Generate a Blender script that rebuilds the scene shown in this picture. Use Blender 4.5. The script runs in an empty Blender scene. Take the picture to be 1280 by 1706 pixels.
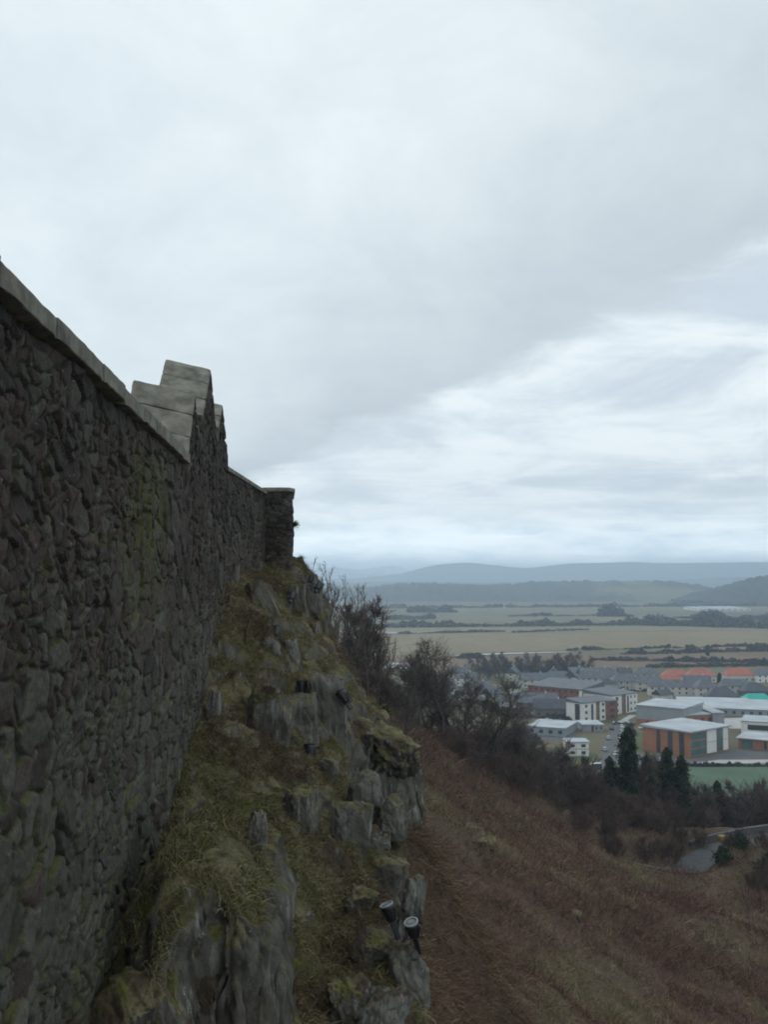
import bpy, bmesh, math, random
import numpy as np
from math import radians, sin, cos, atan, pi

sc = bpy.context.scene
COL = sc.collection
RNG = np.random.default_rng(7)
random.seed(7)

# ------------------------------------------------------------------ camera
F_PX, HORIZON = 1660.0, 965.0
PITCH = atan((HORIZON - 853.0) / F_PX)
cam_data = bpy.data.cameras.new('camera')
cam = bpy.data.objects.new('camera', cam_data)
COL.objects.link(cam)
cam_data.sensor_fit = 'VERTICAL'
cam_data.sensor_height = 36.0
cam_data.lens = 36.0 * F_PX / 1706.0
cam_data.clip_start = 0.05
cam_data.clip_end = 60000.0
cam.location = (0, 0, 0)
cam.rotation_euler = (pi / 2 + PITCH, 0, 0)
sc.camera = cam
sc.render.resolution_x, sc.render.resolution_y = 769, 1024

# ------------------------------------------------------------------ view
sc.view_settings.view_transform = 'Standard'
sc.view_settings.look = 'None'
sc.view_settings.exposure = 0.0
sc.view_settings.gamma = 1.0
sc.view_settings.use_curve_mapping = False
sc.render.engine = 'CYCLES'
sc.cycles.use_denoising = True
sc.cycles.max_bounces = 5
sc.cycles.diffuse_bounces = 3
sc.cycles.glossy_bounces = 2
sc.cycles.volume_bounces = 1
sc.cycles.filter_width = 1.9


# ------------------------------------------------------------------ node helper
def N(nt, typ, ins=None, **props):
    n = nt.nodes.new('ShaderNode' + typ)
    for k, v in props.items():
        setattr(n, k, v)
    for k, v in (ins or {}).items():
        s = n.inputs[k]
        if isinstance(v, bpy.types.NodeSocket):
            nt.links.new(v, s)
        elif isinstance(v, bpy.types.Node):
            nt.links.new(v.outputs[0], s)
        elif isinstance(v, (tuple, list)) and s.type == 'RGBA' and len(v) == 3:
            s.default_value = (*v, 1)
        else:
            s.default_value = v
    return n


def M_(nt, op, a, b=0.0, c=0.0, clamp=False):
    return N(nt, 'Math', {0: a, 1: b, 2: c}, operation=op, use_clamp=clamp).outputs[0]


def MR(nt, v, a, b, c=0.0, d=1.0, smooth=True):
    return N(nt, 'MapRange', {0: v, 1: a, 2: b, 3: c, 4: d},
             interpolation_type='SMOOTHSTEP' if smooth else 'LINEAR').outputs[0]


def MIX(nt, f, a, b, blend='MIX'):
    n = nt.nodes.new('ShaderNodeMix')
    n.data_type = 'RGBA'
    n.blend_type = blend
    for i, v in ((0, f), (6, a), (7, b)):
        s = n.inputs[i]
        if isinstance(v, bpy.types.NodeSocket):
            nt.links.new(v, s)
        elif isinstance(v, (tuple, list)):
            s.default_value = (*v[:3], 1)
        else:
            s.default_value = v
    return n.outputs[2]


def NOISE(nt, vec, scale, detail=4.0, rough=0.55, dist=0.0):
    return N(nt, 'TexNoise', {'Vector': vec, 'Scale': scale, 'Detail': detail, 'Roughness': rough, 'Distortion': dist}).outputs[0]


def VSCALE(nt, vec, s):
    return N(nt, 'VectorMath', {0: vec, 1: s}, operation='MULTIPLY').outputs[0]


# ------------------------------------------------------------------ world: overcast sky with a cloud front
SUN_EL, SUN_AZ = radians(36), radians(332)      # azimuth clockwise from +Y
world = bpy.data.worlds.new('World')
sc.world = world
world.use_nodes = True
nt = world.node_tree
nt.nodes.clear()
tc = N(nt, 'TexCoord')
sep = N(nt, 'SeparateXYZ', {0: tc.outputs['Generated']})
X, Y, Z = sep.outputs
zc = M_(nt, 'MAXIMUM', Z, 0.012)
u = M_(nt, 'DIVIDE', X, zc)
v = M_(nt, 'DIVIDE', Y, zc)
zs = M_(nt, 'ADD', zc, 0.05)
us = M_(nt, 'DIVIDE', X, zs)
vs = M_(nt, 'DIVIDE', Y, zs)
plane = N(nt, 'CombineXYZ', {0: us, 1: vs, 2: 0.0}).outputs[0]
n_big = NOISE(nt, plane, 0.75, 6.0, 0.55, 0.3)
n_med = NOISE(nt, plane, 2.1, 7.0, 0.6, 0.4)
n_streak = NOISE(nt, VSCALE(nt, plane, (0.55, 1.0, 1.0)), 1.1, 6.0, 0.55, 0.8)
n_low = NOISE(nt, VSCALE(nt, tc.outputs['Generated'], (9.0, 9.0, 42.0)), 1.0, 6.0, 0.62, 0.15)
# distance behind the front edge of the grey deck (cloud-plane units)
t = M_(nt, 'SUBTRACT', M_(nt, 'SUBTRACT', 6.3, M_(nt, 'MULTIPLY', u, 2.9)), v)
n_dir = NOISE(nt, VSCALE(nt, tc.outputs['Generated'], (5.0, 5.0, 8.0)), 1.0, 6.0, 0.6, 0.4)
wob = M_(nt, 'ADD', M_(nt, 'MULTIPLY', M_(nt, 'SUBTRACT', n_big, 0.5), 2.2), M_(nt, 'MULTIPLY', M_(nt, 'SUBTRACT', n_dir, 0.5), 3.6))
wob2 = M_(nt, 'MULTIPLY', M_(nt, 'SUBTRACT', n_med, 0.5), 1.6)
t2 = M_(nt, 'ADD', M_(nt, 'ADD', t, wob), wob2)
deck = MR(nt, t2, -0.55, 0.6)
lit = MR(nt, M_(nt, 'ADD', t, M_(nt, 'MULTIPLY', wob, .35)), 0.2, 5.2)
deck_col = MIX(nt, lit, (0.595, 0.665, 0.715), (0.80, 0.88, 0.915))
deck_col = MIX(nt, 1.0, deck_col, N(nt, 'CombineColor', {0: MR(nt, n_big, .25, .75, .90, 1.06, False), 1: MR(nt, n_big, .25, .75, .905, 1.06, False), 2: MR(nt, n_big, .25, .75, .92, 1.05, False)}).outputs[0], 'MULTIPLY')
deck_col = MIX(nt, 1.0, deck_col, N(nt, 'CombineColor', {0: MR(nt, n_dir, .3, .7, .90, 1.07, False), 1: MR(nt, n_dir, .3, .7, .91, 1.06, False), 2: MR(nt, n_dir, .3, .7, .93, 1.05, False)}).outputs[0], 'MULTIPLY')
n_puff = NOISE(nt, VSCALE(nt, tc.outputs['Generated'], (5.0, 5.0, 15.0)), 1.0, 7.0, 0.6, 0.5)
mix_n = M_(nt, 'ADD', M_(nt, 'MULTIPLY', n_streak, .30), M_(nt, 'MULTIPLY', n_puff, .70))
far_col = MIX(nt, MR(nt, mix_n, 0.39, 0.59), (0.64, 0.735, 0.815), (0.92, 0.99, 1.02))
low_col = MIX(nt, MR(nt, n_low, 0.34, 0.64), (0.74, 0.87, 0.97), (1.16, 1.26, 1.28))
far_col = MIX(nt, MR(nt, Z, 0.10, 0.02), far_col, low_col)
cloud = MIX(nt, deck, far_col, deck_col)
# an overcast sky is brighter overhead than towards the horizon
up = MR(nt, Z, 0.50, 0.95, 1.0, 1.55)
up = M_(nt, 'MULTIPLY', up, MR(nt, Z, 0.07, 0.012, 1.0, 1.55))
cloud = MIX(nt, 1.0, cloud, N(nt, 'CombineColor', {0: up, 1: up, 2: up}).outputs[0], 'MULTIPLY')
sky = N(nt, 'TexSky', sky_type='NISHITA', sun_disc=False, sun_elevation=SUN_EL, sun_rotation=SUN_AZ, altitude=90.0, air_density=1.0, dust_density=2.0)
bg_sky = N(nt, 'Background', {0: sky.outputs[0], 1: 0.10})
bg_cloud = N(nt, 'Background', {0: cloud, 1: 1.0})
cover = MR(nt, n_streak, 0.30, 0.60, 0.90, 1.0)
mixw = N(nt, 'MixShader', {0: M_(nt, 'MAXIMUM', cover, deck), 1: bg_sky.outputs[0], 2: bg_cloud.outputs[0]})
N(nt, 'OutputWorld', {0: mixw.outputs[0]})

sun_d = bpy.data.lights.new('sun', 'SUN')
sun_d.energy = 0.8
sun_d.angle = radians(14)
sun_d.color = (1.0, 0.96, 0.90)
sun = bpy.data.objects.new('sun', sun_d)
COL.objects.link(sun)
sun.rotation_euler = (pi / 2 - SUN_EL, 0, pi - SUN_AZ)


# ------------------------------------------------------------------ numpy noise
def _h(ix, iy, iz, seed):
    h = (ix.astype(np.int64) * 374761393 + iy.astype(np.int64) * 668265263 + iz.astype(np.int64) * 1440662683 + seed * 974634777) & 0xffffffff
    h = ((h ^ (h >> 13)) * 1274126177) & 0xffffffff
    h = ((h ^ (h >> 15)) * 2246822519) & 0xffffffff
    h = h ^ (h >> 16)
    return h.astype(np.float64) / 4294967296.0


def vn3(x, y, z, seed=0):
    x, y, z = np.broadcast_arrays(np.asarray(x, float), np.asarray(y, float), np.asarray(z, float))
    ix, iy, iz = np.floor(x), np.floor(y), np.floor(z)
    fx, fy, fz = x - ix, y - iy, z - iz
    fx, fy, fz = fx * fx * (3 - 2 * fx), fy * fy * (3 - 2 * fy), fz * fz * (3 - 2 * fz)
    r = 0
    for dx in (0, 1):
        for dy in (0, 1):
            for dz in (0, 1):
                w = (fx if dx else 1 - fx) * (fy if dy else 1 - fy) * (fz if dz else 1 - fz)
                r = r + w * _h(ix + dx, iy + dy, iz + dz, seed)
    return r * 2 - 1


def fbm(x, y, z=0.0, oct=4, seed=0, gain=0.5):
    r, a = 0, 1.0
    for i in range(oct):
        f = 2.0 ** i
        r = r + a * vn3(np.asarray(x) * f + 17.3 * i, np.asarray(y) * f - 9.1 * i, np.asarray(z) * f + 4.7 * i, seed + i)
        a *= gain
    return r


def sstep(a, b, x):
    t_ = np.clip((np.asarray(x, float) - a) / (b - a), 0, 1)
    return t_ * t_ * (3 - 2 * t_)


def voronoi(u_, v_, seed, jit=0.42, wgt=0.22):
    iu, iv = np.floor(u_), np.floor(v_)
    f1 = np.full(u_.shape, 9.0)
    f2 = np.full(u_.shape, 9.0)
    cid = np.zeros(u_.shape)
    cu = np.zeros(u_.shape)
    cv = np.zeros(u_.shape)
    zz = np.zeros(u_.shape)
    for du in (-2, -1, 0, 1, 2):
        for dv in (-2, -1, 0, 1, 2):
            a, b = iu + du, iv + dv
            px = a + .5 + (_h(a, b, zz, seed) - .5) * 2 * jit
            py = b + .5 + (_h(a, b, zz, seed + 1) - .5) * 2 * jit
            w = _h(a, b, zz, seed + 2) * wgt
            d = (np.abs(u_ - px) ** 3 + np.abs(v_ - py) ** 3) ** (1 / 3) - w
            m = d < f1
            f2 = np.where(m, f1, np.minimum(f2, d))
            f1 = np.where(m, d, f1)
            cid = np.where(m, _h(a, b, zz, seed + 3), cid)
            cu = np.where(m, u_ - px, cu)
            cv = np.where(m, v_ - py, cv)
    return f1, f2, cid, cu, cv


# ------------------------------------------------------------------ mesh helpers
def link(o, parent=None):
    COL.objects.link(o)
    if parent is not None:
        o.parent = parent
    return o


def mesh_np(name, V, F, mat=None, parent=None, smooth=False, color=None, floats=None):
    """one mesh object from numpy vertices and one or more index arrays"""
    V = np.asarray(V, np.float32).reshape(-1, 3)
    Fs = [np.asarray(f, np.int32) for f in (F if isinstance(F, list) else [F])]
    Fs = [f for f in Fs if len(f)]
    me = bpy.data.meshes.new(name)
    me.vertices.add(len(V))
    me.vertices.foreach_set('co', V.ravel())
    loops = np.concatenate([f.ravel() for f in Fs])
    tot = np.concatenate([np.full(len(f), f.shape[1], np.int32) for f in Fs])
    start = np.concatenate([[0], np.cumsum(tot)[:-1]]).astype(np.int32)
    me.loops.add(len(loops))
    me.loops.foreach_set('vertex_index', loops)
    me.polygons.add(len(tot))
    me.polygons.foreach_set('loop_start', start)
    me.polygons.foreach_set('use_smooth', np.full(len(tot), smooth, bool))
    me.update(calc_edges=True)
    if color is not None:
        c = np.ones((len(V), 4), np.float32)
        c[:, :3] = color
        me.attributes.new('tint', 'FLOAT_COLOR', 'POINT').data.foreach_set('color', c.ravel())
    for k, a in (floats or {}).items():
        me.attributes.new(k, 'FLOAT', 'POINT').data.foreach_set('value', np.asarray(a, np.float32).ravel())
    if mat:
        me.materials.append(mat)
    return link(bpy.data.objects.new(name, me), parent)


class MB:
    """collects shapes for one mesh object"""
    def __init__(self):
        self.v, self.f = [], []

    def add(self, verts, faces):
        n = len(self.v)
        self.v += [tuple(map(float, p)) for p in verts]
        self.f += [[i + n for i in f] for f in faces]
        return self

    def box(self, x0, x1, y0, y1, z0, z1):
        vs_ = [(x0, y0, z0), (x1, y0, z0), (x1, y1, z0), (x0, y1, z0), (x0, y0, z1), (x1, y0, z1), (x1, y1, z1), (x0, y1, z1)]
        return self.add(vs_, [(3, 2, 1, 0), (4, 5, 6, 7), (0, 1, 5, 4), (1, 2, 6, 5), (2, 3, 7, 6), (3, 0, 4, 7)])

    def prism(self, poly, z0, z1):
        n = len(poly)
        vs_ = [(p[0], p[1], z0) for p in poly] + [(p[0], p[1], z1) for p in poly]
        return self.add(vs_, [tuple(range(n))[::-1], tuple(range(n, 2 * n))] + [(i, (i + 1) % n, n + (i + 1) % n, n + i) for i in range(n)])

    def lathe(self, prof, seg=20, axis=None):
        """prof: [(r, z)], about z"""
        n = len(prof)
        vs_ = [(r * cos(2 * pi * k / seg), r * sin(2 * pi * k / seg), z) for k in range(seg) for r, z in prof]
        fs = [(k * n + i, ((k + 1) % seg) * n + i, ((k + 1) % seg) * n + i + 1, k * n + i + 1) for k in range(seg) for i in range(n - 1)]
        return self.add(vs_, fs)

    def build(self, name, mat, parent=None, smooth=False, bevel=0.0):
        me = bpy.data.meshes.new(name)
        me.from_pydata(self.v, [], self.f)
        me.update()
        if smooth:
            me.polygons.foreach_set('use_smooth', [True] * len(me.polygons))
        me.materials.append(mat)
        o = link(bpy.data.objects.new(name, me), parent)
        if bevel:
            b = o.modifiers.new('bevel', 'BEVEL')
            b.width = bevel
            b.segments = 2
            b.limit_method = 'ANGLE'
        return o


def tag(o, label=None, cat=None, group=None, kind=None):
    for k, val in (('label', label), ('category', cat), ('group', group), ('kind', kind)):
        if val:
            o[k] = val
    return o


def empty(name, loc, rz=0.0, **kw):
    o = bpy.data.objects.new(name, None)
    o.empty_display_size = 0.2
    o.location = loc
    o.rotation_euler = (0, 0, rz)
    link(o)
    return tag(o, **kw)


def dup(root, loc, rz=0.0, scale=1.0, label=None, group=None):
    r = root.copy()
    COL.objects.link(r)
    r.location = loc
    r.rotation_euler = (0, 0, rz)
    r.scale = (scale, scale, scale) if not isinstance(scale, tuple) else scale
    if label:
        r['label'] = label
    if group:
        r['group'] = group
    for ch in list(root.children):
        c = ch.copy()
        COL.objects.link(c)
        c.parent = r
        for g in ch.children:
            d = g.copy()
            COL.objects.link(d)
            d.parent = c
    return r


def at(px, py, D):
    """world point seen at photo pixel (px, py) at forward distance D"""
    a, b = (px - 640) / F_PX, (853 - py) / F_PX
    y = cos(PITCH) - b * sin(PITCH)
    z = sin(PITCH) + b * cos(PITCH)
    return np.array([a * D / y, D, z * D / y])


PLAIN = -70.0


def gp(px, py, z=PLAIN):
    """point of the plain seen at photo pixel"""
    p = at(px, py, 1.0)
    k = z / p[2]
    return np.array([p[0] * k, p[1] * k, z])


def tube_np(chains, sides):
    """chains: list of (points k x 3, radii k) -> V, F"""
    V, Fq, n0 = [], [], 0
    ang = np.arange(sides) * 2 * pi / sides
    ca, sa = np.cos(ang), np.sin(ang)
    for pts, rad in chains:
        k = len(pts)
        T = np.gradient(pts, axis=0)
        T /= np.linalg.norm(T, axis=1, keepdims=True) + 1e-9
        ref = np.where(np.abs(T[:, 2:3]) < .9, np.array([[0, 0, 1.]]), np.array([[1., 0, 0]]))
        A = np.cross(T, ref)
        A /= np.linalg.norm(A, axis=1, keepdims=True) + 1e-9
        B = np.cross(T, A)
        ring = pts[:, None, :] + rad[:, None, None] * (ca[None, :, None] * A[:, None, :] + sa[None, :, None] * B[:, None, :])
        V.append(ring.reshape(-1, 3))
        i = np.arange(k - 1)[:, None] * sides + np.arange(sides)[None, :]
        j = np.arange(k - 1)[:, None] * sides + (np.arange(sides)[None, :] + 1) % sides
        Fq.append(np.stack([i, j, j + sides, i + sides], -1).reshape(-1, 4) + n0)
        n0 += k * sides
    return np.concatenate(V), np.concatenate(Fq)


def ribbons(P0, dirs, length, width, droop, nseg=3):
    """many arching blades / stems at once -> V, F, index of the stem of each vertex"""
    n = len(P0)
    ts = np.linspace(0, 1, nseg + 1)
    side = np.cross(dirs, RNG.normal(size=(n, 3)))
    side /= np.linalg.norm(side, axis=1, keepdims=True) + 1e-9
    pts = P0[:, None, :] + dirs[:, None, :] * (length[:, None, None] * ts[None, :, None])
    pts[:, :, 2] -= (droop * length)[:, None] * ts[None, :] ** 2
    w = width[:, None] * (1 - .75 * ts[None, :])
    L = pts - side[:, None, :] * w[:, :, None] * .5
    R = pts + side[:, None, :] * w[:, :, None] * .5
    V = np.stack([L, R], 2).reshape(-1, 3)
    m = 2 * (nseg + 1)
    base = np.arange(n)[:, None] * m + np.arange(nseg)[None, :] * 2
    F_ = np.stack([base, base + 1, base + 3, base + 2], -1).reshape(-1, 4)
    return V, F_, np.repeat(np.arange(n), m)


# ------------------------------------------------------------------ materials
def material(name, rough=0.9, spec=0.25):
    m = bpy.data.materials.new(name)
    m.use_nodes = True
    t_ = m.node_tree
    t_.nodes.clear()
    p = N(t_, 'BsdfPrincipled', {'Roughness': rough, 'Specular IOR Level': spec})
    N(t_, 'OutputMaterial', {0: p.outputs[0]})
    return m, t_, p


def plain_mat(name, c, var=0.25, scale=1.0, rough=0.85, spec=0.25, metallic=0.0, bump=0.0, bscale=20):
    m, t_, p = material(name, rough, spec)
    pos = N(t_, 'NewGeometry').outputs['Position']
    n = NOISE(t_, pos, scale, 5, .6)
    col = MIX(t_, MR(t_, n, .3, .7, 0, 1, False), tuple(x * (1 - var) for x in c), tuple(min(1, x * (1 + var)) for x in c))
    t_.links.new(col, p.inputs['Base Color'])
    p.inputs['Metallic'].default_value = metallic
    if bump:
        b = N(t_, 'Bump', {'Strength': bump, 'Distance': .02, 'Height': NOISE(t_, pos, bscale, 5, .65)})
        t_.links.new(b.outputs[0], p.inputs['Normal'])
    return m


def tint_mat(name, var=0.3, scale=6.0, rough=0.9, spec=0.2, bump=0.0, bscale=25):
    m, t_, p = material(name, rough, spec)
    pos = N(t_, 'NewGeometry').outputs['Position']
    at_ = N(t_, 'Attribute', attribute_name='tint')
    f = MR(t_, NOISE(t_, pos, scale, 5, .6), .3, .7, 1 - var, 1 + var, False)
    col = MIX(t_, 1.0, at_.outputs['Color'], N(t_, 'CombineColor', {0: f, 1: f, 2: f}).outputs[0], 'MULTIPLY')
    t_.links.new(col, p.inputs['Base Color'])
    if bump:
        b = N(t_, 'Bump', {'Strength': bump, 'Distance': .02, 'Height': NOISE(t_, pos, bscale, 6, .65)})
        t_.links.new(b.outputs[0], p.inputs['Normal'])
    return m


def masonry_material():
    m, t_, p = material('rubble_masonry', .85, .3)
    g = N(t_, 'NewGeometry')
    pos = g.outputs['Position']
    at_ = N(t_, 'Attribute', attribute_name='tint')
    f = MR(t_, NOISE(t_, pos, 8.0, 8, .70), .30, .70, .55, 1.45, False)
    col = MIX(t_, 1.0, at_.outputs['Color'], N(t_, 'CombineColor', {0: M_(t_, 'MULTIPLY', f, .90), 1: M_(t_, 'MULTIPLY', f, .92), 2: M_(t_, 'MULTIPLY', f, .88)}).outputs[0], 'MULTIPLY')
    # pale lichen flecks
    lf = MR(t_, NOISE(t_, pos, 11.0, 4, .6), .635, .70)
    lf = M_(t_, 'MULTIPLY', lf, MR(t_, NOISE(t_, pos, 1.1, 3, .5), .40, .60))
    col = MIX(t_, M_(t_, 'MULTIPLY', lf, .75), col, (.20, .205, .205))
    # grey bloom low on the wall
    zz = N(t_, 'SeparateXYZ', {0: pos}).outputs[2]
    grey = M_(t_, 'MULTIPLY', MR(t_, NOISE(t_, pos, 2.2, 5, .6), .42, .62), MR(t_, zz, 1.0, -3.0, .15, .6))
    col = MIX(t_, M_(t_, 'MULTIPLY', grey, .7), col, (.082, .080, .068))
    # moss: on ledges, and in a long patch under the gable
    nz = N(t_, 'SeparateXYZ', {0: g.outputs['Normal']}).outputs[2]
    ms = M_(t_, 'MULTIPLY', MR(t_, nz, .25, .6), MR(t_, NOISE(t_, pos, 1.6, 4, .6), .45, .6))
    ms = M_(t_, 'MULTIPLY', ms, MR(t_, zz, 2.0, -1.5, .25, 1.0))
    patch = N(t_, 'Attribute', attribute_name='moss').outputs['Fac']
    pm = M_(t_, 'MULTIPLY', patch, MR(t_, NOISE(t_, pos, 3.0, 5, .65), .42, .58))
    ms = M_(t_, 'MAXIMUM', ms, pm)
    mc = MIX(t_, NOISE(t_, pos, 4.0, 3, .5), (.035, .048, .012), (.092, .086, .018))
    col = MIX(t_, M_(t_, 'MULTIPLY', ms, .9), col, mc)
    t_.links.new(col, p.inputs['Base Color'])
    b = N(t_, 'Bump', {'Strength': .9, 'Distance': .05, 'Height': NOISE(t_, pos, 13.0, 9, .72)})
    t_.links.new(b.outputs[0], p.inputs['Normal'])
    return m


def rock_material(name, base=(.105, .105, .095), green=.5, thr=.55):
    """grey whinstone: mottled, pale vertical streaks, lichen, and moss or dead grass wherever a face turns up"""
    m, t_, p = material(name, .88, .3)
    g = N(t_, 'NewGeometry')
    pos = g.outputs['Position']
    n1 = NOISE(t_, pos, 1.7, 6, .62)
    n2 = NOISE(t_, pos, 11.0, 6, .65)
    c = MIX(t_, MR(t_, n1, .3, .7, 0, 1, False), tuple(x * .42 for x in base), tuple(x * 1.2 for x in base))
    c = MIX(t_, MR(t_, n2, .35, .75, 0, .55, False), c, (base[0] * 1.0, base[1] * .82, base[2] * .72))
    streak = MR(t_, NOISE(t_, VSCALE(t_, pos, (4.6, 4.6, .5)), 1.6, 5, .65), .53, .63)
    streak = M_(t_, 'MULTIPLY', streak, MR(t_, NOISE(t_, pos, .55, 3, .5), .42, .58))
    c = MIX(t_, M_(t_, 'MULTIPLY', streak, .8), c, (.235, .245, .225))
    fleck = M_(t_, 'MULTIPLY', MR(t_, NOISE(t_, pos, 7.0, 4, .55), .64, .70), MR(t_, NOISE(t_, pos, .9, 2, .5), .48, .62))
    c = MIX(t_, M_(t_, 'MULTIPLY', fleck, .8), c, (.30, .32, .31))
    dark = MR(t_, NOISE(t_, VSCALE(t_, pos, (2.0, 2.0, 1.0)), 1.3, 6, .68), .50, .66, 0, .65)
    c = MIX(t_, dark, c, (.028, .027, .024))
    nz = N(t_, 'SeparateXYZ', {0: g.outputs['Normal']}).outputs[2]
    cover = M_(t_, 'ADD', nz, M_(t_, 'MULTIPLY', M_(t_, 'SUBTRACT', NOISE(t_, pos, 1.9, 6, .68), .5), 1.5))
    cover = MR(t_, cover, thr - .1, thr + .12)
    gc = MIX(t_, MR(t_, NOISE(t_, pos, .8, 4, .6), .42, .62), (.060, .042, .028), (.068, .064, .022))
    gc = MIX(t_, MR(t_, NOISE(t_, pos, 1.3, 4, .6), .47, .62), gc, (.140, .120, .066))
    gc = MIX(t_, MR(t_, NOISE(t_, pos, 2.9, 3, .6), .55, .66, 0, green), gc, (.092, .100, .014))
    gf = MR(t_, NOISE(t_, pos, 14.0, 5, .7), .3, .7, .5, 1.4, False)
    gc = MIX(t_, 1.0, gc, N(t_, 'CombineColor', {0: gf, 1: gf, 2: gf}).outputs[0], 'MULTIPLY')
    c = MIX(t_, cover, c, gc)
    t_.links.new(c, p.inputs['Base Color'])
    b = N(t_, 'Bump', {'Strength': .9, 'Distance': .07, 'Height': NOISE(t_, pos, 7.0, 9, .72)})
    t_.links.new(b.outputs[0], p.inputs['Normal'])
    return m


def ground_material():
    m, t_, p = material('ground', .95, .15)
    pos = N(t_, 'NewGeometry').outputs['Position']
    hill = N(t_, 'Attribute', attribute_name='hill').outputs['Fac']
    h = MIX(t_, MR(t_, NOISE(t_, pos, .16, 5, .6), .40, .62), (.076, .048, .036), (.070, .056, .032))
    h = MIX(t_, MR(t_, NOISE(t_, pos, .33, 5, .65), .52, .66), h, (.082, .068, .036))
    h = MIX(t_, MR(t_, NOISE(t_, pos, 2.2, 5, .7), .45, .7, 0, .6), h, (.035, .026, .020))
    f1 = NOISE(t_, VSCALE(t_, pos, (1.0, .45, 1.0)), .006, 5, .6)
    f2 = NOISE(t_, VSCALE(t_, pos, (1.0, .35, 1.0)), .03, 5, .65)
    pl = MIX(t_, MR(t_, f1, .40, .60), (.115, .098, .060), (.105, .105, .055))
    pl = MIX(t_, MR(t_, f2, .42, .66, 0, .5), pl, (.065, .062, .042))
    c = MIX(t_, hill, pl, h)
    t_.links.new(c, p.inputs['Base Color'])
    b = N(t_, 'Bump', {'Strength': .6, 'Distance': .2, 'Height': NOISE(t_, pos, 1.5, 6, .7)})
    t_.links.new(b.outputs[0], p.inputs['Normal'])
    return m


def field_mat(name, c1, c2, s=.012):
    m, t_, p = material(name, .95, .1)
    pos = N(t_, 'NewGeometry').outputs['Position']
    v1 = NOISE(t_, VSCALE(t_, pos, (1, .3, 1)), s, 6, .62)
    v2 = NOISE(t_, VSCALE(t_, pos, (.6, .3, 1)), s * 7, 5, .65)
    c = MIX(t_, MR(t_, v1, .35, .65), c1, c2)
    c = MIX(t_, MR(t_, v2, .48, .72, 0, .5), c, tuple(x * .62 for x in c1))
    t_.links.new(c, p.inputs['Base Color'])
    return m


def hill_mat(name, wood, field, far=False):
    m, t_, p = material(name, .95, .1)
    pos = N(t_, 'NewGeometry').outputs['Position']
    s = .0016 if not far else .0009
    n1 = NOISE(t_, VSCALE(t_, pos, (1, .6, 2.0)), s, 5, .62)
    n2 = NOISE(t_, pos, s * 14, 5, .65)
    c = MIX(t_, MR(t_, n1, .53, .60), wood, field)
    c = MIX(t_, MR(t_, n2, .4, .7, 0, .5), c, tuple(x * .6 for x in wood))
    t_.links.new(c, p.inputs['Base Color'])
    return m


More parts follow.
